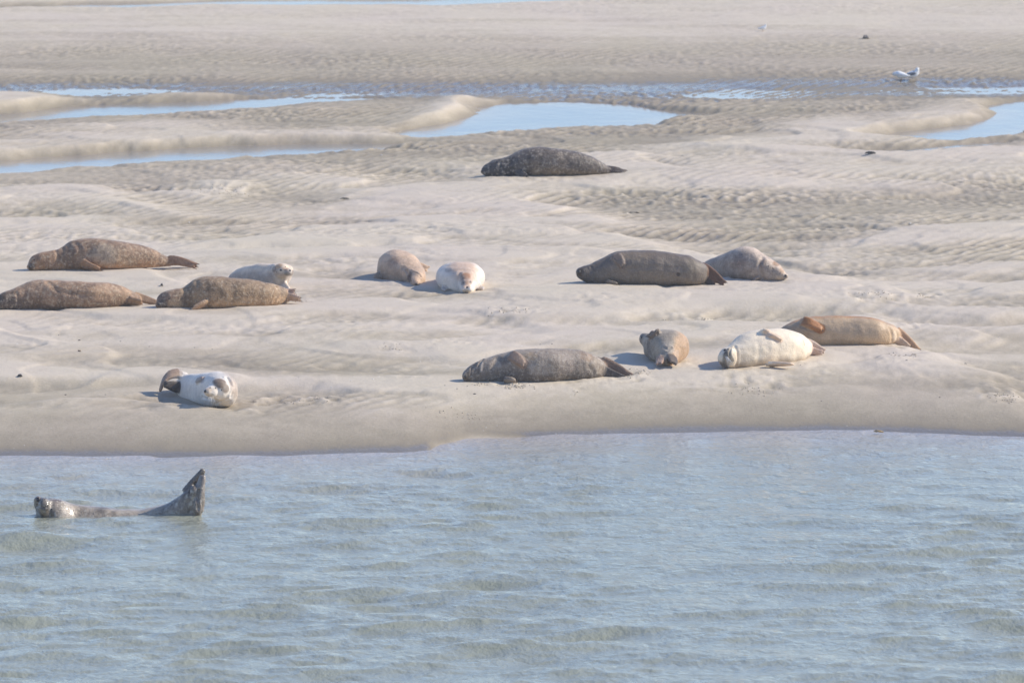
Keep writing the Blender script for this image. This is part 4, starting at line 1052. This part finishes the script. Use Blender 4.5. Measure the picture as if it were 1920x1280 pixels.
def rock_mesh(name, seed, sx=1, sy=1, sz=1, rough=.25):
    rs = random.Random(seed); sh = Shell(); sh.ball(np.zeros(3), (1, 1, 1), None, 8)
    V = np.array(sh.V); d = 1 + rough * noise(V[:, 0] * 1.7 + seed, V[:, 1] * 1.7 + V[:, 2] * 2.3, seed)
    V = V * d[:, None] * [sx, sy, sz]
    return mesh_np(name, V, sh.F)
SM = shell_mesh(); SM.materials.append(M_SHELL)
SHELLS = [(32, 645, 6), (121, 629, 3), (110, 628, 4), (246, 661, 4), (266, 645, 2.5), (476, 716, 5), (517, 722, 5), (560, 720, 4), (622, 726, 4), (662, 707, 5), (658, 714, 5), (669, 717, 3), (700, 711, 6), (711, 707, 6), (744, 709, 3.5), (654, 733, 3), (638, 742, 4.5), (664, 754, 3.5),
          (595, 762, 4), (621, 761, 3), (271, 790, 4.5), (238, 802, 3), (96, 804, 4), (164, 822, 3.5), (45, 835, 3.5), (26, 840, 3), (496, 753, 3), (575, 667, 4), (892, 640, 4), (978, 649, 3.5), (937, 725, 2.5), (640, 681, 2.5), (500, 696, 3), (700, 650, 3), (788, 678, 3.5), (850, 709, 3),
          (932, 798, 4.5), (911, 802, 3.5), (893, 805, 3), (906, 808, 2.5), (930, 823, 4), (845, 829, 3), (821, 808, 3), (850, 803, 3), (1031, 809, 4), (1043, 814, 4), (1120, 814, 3.5), (1275, 810, 4.5), (1000, 818, 3), (1240, 764, 3), (1218, 762, 3), (1070, 744, 3.5), (976, 702, 3), (1346, 642, 4), (1361, 625, 5),
          (1335, 652, 2.5), (1330, 547, 4), (1379, 546, 4), (1380, 566, 3), (1873, 632, 5), (1860, 553, 3), (1715, 713, 4), (1755, 714, 3), (1820, 720, 3), (1588, 798, 4), (808, 275, 6), (716, 292, 7), (354, 418, 4), (400, 376, 4), (1705, 420, 8), (1864, 350, 6), (990, 457, 3), (1345, 456, 3), (1285, 424, 4), (1305, 225, 4), (1565, 271, 5), (1280, 292, 5),
          (1130, 560, 3), (690, 560, 3), (515, 500, 2.5), (840, 566, 2.5), (1400, 745, 3), (1480, 770, 3), (1170, 780, 3), (700, 800, 3), (420, 770, 3)]
MARKS = [((1040, 305), 'the lone dark seal at the back'), ((200, 478), 'the upper left brown seal'), ((130, 555), 'the brown seal cut by the left edge'), ((430, 555), 'the flecked brown seal'), ((750, 505), 'the curled tan seal'), ((865, 520), 'the head-on cream seal'),
         ((1210, 505), 'the dark side-lying seal'), ((1400, 500), 'the pale seal facing right'), ((1020, 690), 'the belly-up grey seal'), ((1246, 655), 'the tail-first seal'), ((1430, 655), 'the bright cream seal'), ((1600, 625), 'the golden seal'), ((390, 732), 'the dark-crowned white seal'),
         ((560, 745), 'the pitted trough'), ((825, 838), 'the notch in the shoreline'), ((60, 850), 'the left end of the shoreline'), ((1860, 735), 'the slope at the right edge'), ((415, 350), 'the small crumbly mound'), ((1030, 222), 'the middle pool'), ((1800, 245), 'the right pool'), ((1300, 812), 'the right hand shoreline'), ((80, 640), 'the scraped hollow at left')]
ORD = ['nearest', 'second nearest', 'third nearest', 'fourth nearest', 'fifth nearest', 'sixth nearest', 'seventh nearest', 'eighth nearest', 'ninth nearest', 'tenth nearest', 'eleventh nearest', 'twelfth nearest']
def place_labels(items, what):
    rec = {}
    for i, it in enumerate(items):
        px, py = it[:2]
        best = min(range(len(MARKS)), key=lambda q: math.hypot(px - MARKS[q][0][0], 2.2 * (py - MARKS[q][0][1])))
        dx, dy = px - MARKS[best][0][0], py - MARKS[best][0][1]
        side = ('right of' if dx > 0 else 'left of') if abs(dx) > 2.0 * abs(dy) else ('below' if dy > 0 else 'above')
        rec.setdefault((best, side), []).append((math.hypot(dx, dy), i))
    out = [None] * len(items)
    for (b, side), L in rec.items():
        L.sort()
        for r, (_, i) in enumerate(L):
            out[i] = '%s %s %s' % (what, side, MARKS[b][1]) if len(L) == 1 else '%s %s %s, %s to it' % (what, side, MARKS[b][1], ORD[r])
    return out
SL = place_labels(SHELLS, 'white shell bit')
for i, (px, py, sz) in enumerate(SHELLS):
    g = ground_hit(px, py); k = sz * .5 * g[1] / FPX
    o = link('shell', SM, loc=(g[0], g[1], g[2] - .001))
    o.rotation_euler = (random.uniform(-.5, .5), random.uniform(-.5, .5), random.uniform(0, 6.28)); o.scale = (k, k * 1.0, k)
    w = 'on the front bank near the water' if py > 740 else ('on the sand among the seals' if py > 480 else 'on the far rippled sand')
    tag(o, SL[i], 'shell', 'white shell fragments ' + w)
RM = [rock_mesh('stone', i, 1, .8, .5) for i in range(3)]
for m_ in RM: m_.materials.append(M_STONE)
STONES = [(149, 638, 7, 'small dark stone in a scrape left of the white seal with a dark crown'), (226, 640, 4, None), (198, 740, 5, None), (123, 740, 6, None), (365, 652, 4, None), (398, 655, 4, None), (890, 739, 8, 'dark stone on the sand just below the seal with the neck crease'), (993, 702, 3, None), (876, 724, 4, None),
          (948, 729, 8, None), (1034, 727, 4, None), (1035, 645, 5, None), (857, 729, 5, None), (1013, 646, 4, None), (1810, 682, 8, 'dark flat stone on the slope at far right'), (1762, 745, 5, None), (1540, 752, 4, None), (834, 723, 4, None), (1500, 798, 3, None), (1290, 676, 4, None), (1700, 676, 6, None), (675, 744, 4, None), (660, 741, 3, None), (490, 791, 3, None), (280, 650, 3, None), (560, 708, 3, None)]
PL = place_labels(STONES, 'tiny dark pebble')
for i, (px, py, sz, lb) in enumerate(STONES):
    g = ground_hit(px, py); k = sz * .38 * g[1] / FPX
    o = link('pebble', RM[i % 3], loc=(g[0], g[1], g[2])); o.scale = (k, k, k); o.rotation_euler = (0, 0, random.uniform(0, 6))
    tag(o, lb or PL[i], 'stone', None if lb else 'small dark pebbles on the sand')
def weed(label, px, py, w, h, mat, name='seaweed', n=5, seed=1, cat='seaweed', level=None):
    g = ground_hit(px, py) if level is None else at_z(px, py, level); k = g[1] / FPX; rs = random.Random(seed); sh = Shell()
    for i in range(n):
        a = rs.uniform(-.5, .5); x0 = rs.uniform(-.5, .5) * w * k * .5; y0 = rs.uniform(-.03, .03)
        L = w * k * rs.uniform(.4, .75); rings = []
        for q in range(8):
            u = q / 7; c = np.array([x0 + (u - .5) * L * math.cos(a), y0 + (u - .5) * L * math.sin(a), h * k * .5 * math.sin(math.pi * u) * rs.uniform(.6, 1.1) + .003])
            r = h * k * .28 * math.sin(math.pi * (u * .9 + .05)) + .002
            rings.append([c + np.array([0, r * 1.5 * math.cos(t), r * math.sin(t)]) for t in np.linspace(0, 2 * math.pi, 8, endpoint=False)])
        sh.loft(rings)
    me = solid(sh, .0035, 1); o = link(name, me, mat, loc=(g[0], g[1], g[2]))
    tag(o, label, cat); return o
weed('dark seaweed clump on the sheltered edge of the far right channel', 1634, 288, 24, 5, M_WEED, seed=4)
weed('small grey brown clump alone high on the far smooth sand', 1623, 73, 12, 9, plain_mat('clump_grey', (.20, .18, .165), .8, .2), seed=5, n=6)  # low clump built for a soft dark blur; seaweed is only the default name
weed('curved blue-black mussel shell piece on the sand near the left edge', 37, 708, 14, 6, M_STONE, 'mussel_shell', 2, 6, 'shell')
weed('short brown stick on the sand above the left seal scrape', 149, 659, 9, 4, M_WOOD, 'stick', 2, 7, 'stick')
weed('yellow brown leaf scrap at the water line on the right', 1643, 810, 26, 5, plain_mat('leaf_yellow', (.45, .30, .14), .7, .2), 'leaf_scrap', 3, 8, 'leaf', .012)
weed('thin dark stick poking up left of the white seal pair', 304, 536, 9, 6, M_WEED, 'stick', 2, 9, 'stick')
weed('dark wet driftwood sliver on the far sand left of the lone dark seal', 650, 374, 26, 2.2, M_WEED, 'driftwood', 2, 10, 'driftwood')
weed('thin grey weed strand on the sand beside the upper middle tongue', 1190, 400, 30, 1.8, M_WEED, 'weed_strand', 2, 12, 'seaweed')

# loose crumbs of sand thrown up by the seals
def crumbs():
    rs = random.Random(4); V = []; F = []
    spots = [(1190, 704, 26, 7, 70), (965, 724, 34, 4, 60), (900, 721, 20, 3, 20), (250, 577, 30, 4, 40), (420, 350, 50, 8, 40), (560, 746, 60, 8, 50), (1410, 722, 50, 10, 40), (1350, 604, 80, 5, 60), (1690, 676, 40, 7, 30), (1640, 570, 60, 8, 40), (1730, 568, 14, 4, 14),
             (960, 605, 40, 5, 40), (1080, 728, 6, 4, 8), (1880, 732, 30, 8, 40), (860, 758, 60, 5, 30), (1450, 690, 60, 6, 15), (740, 662, 30, 5, 20), (570, 580, 20, 3, 10), (1530, 665, 20, 3, 12)]
    base = [(1, 0, 0), (-1, 0, 0), (0, 1, 0), (0, -1, 0), (0, 0, 1), (0, 0, -1)]
    tri = [(0, 2, 4), (2, 1, 4), (1, 3, 4), (3, 0, 4), (2, 0, 5), (1, 2, 5), (3, 1, 5), (0, 3, 5)]
    pts = []
    for px, py, sx, sy, n in spots:
        c = at_z(px, py, .2)
        for i in range(n):
            p = at_z(px + rs.gauss(0, sx * .45), py + rs.gauss(0, sy * .45), .2); pts.append((p[0], p[1], rs.uniform(.003, .0095)))
    A = np.array(pts); z = terrain(A[:, 0], A[:, 1])[0]
    for (x, y, r), zz in zip(pts, z):
        b = len(V)
        for q in base: V.append((x + q[0] * r * rs.uniform(.7, 1.3), y + q[1] * r * rs.uniform(.7, 1.3), zz + r * .4 + q[2] * r * rs.uniform(.6, 1.0)))
        F += [(a + b, c_ + b, d + b) for a, c_, d in tri]
    me = mesh_np('sand_crumbs', np.array(V), F, False)
    add_attr(me, 'wet', np.full(len(V), .12)); add_attr(me, 'relief', np.zeros(len(V)))
    tag(link('sand_crumbs', me, M_SAND), 'loose crumbs of damp sand scattered round the seals', kind='stuff')
crumbs()

# ------------------------------------------------------------------ air
HAZE = True
if HAZE:
    bpy.ops.mesh.primitive_cube_add(size=1)
    hz = bpy.context.object; hz.name = 'haze'; hz.data.name = 'haze'
    zb, zt = -2.5, 9.0
    hz.scale = (4200, 4200, zt - zb); hz.location = (0, 700, (zt + zb) / 2)
    m = bpy.data.materials.new('haze_air'); m.use_nodes = True; nt = m.node_tree; nt.nodes.clear()
    o_ = nt.nodes.new('ShaderNodeOutputMaterial'); v = nt.nodes.new('ShaderNodeVolumePrincipled')
    v.inputs['Color'].default_value = (1.0, .985, .96, 1); v.inputs['Density'].default_value =   .0007; v.inputs['Anisotropy'].default_value = .1
    nt.links.new(v.outputs[0], o_.inputs['Volume']); hz.data.materials.append(m)
    hz['kind'] = 'stuff'; hz['label'] = 'thin pale heat haze over the sandbank'
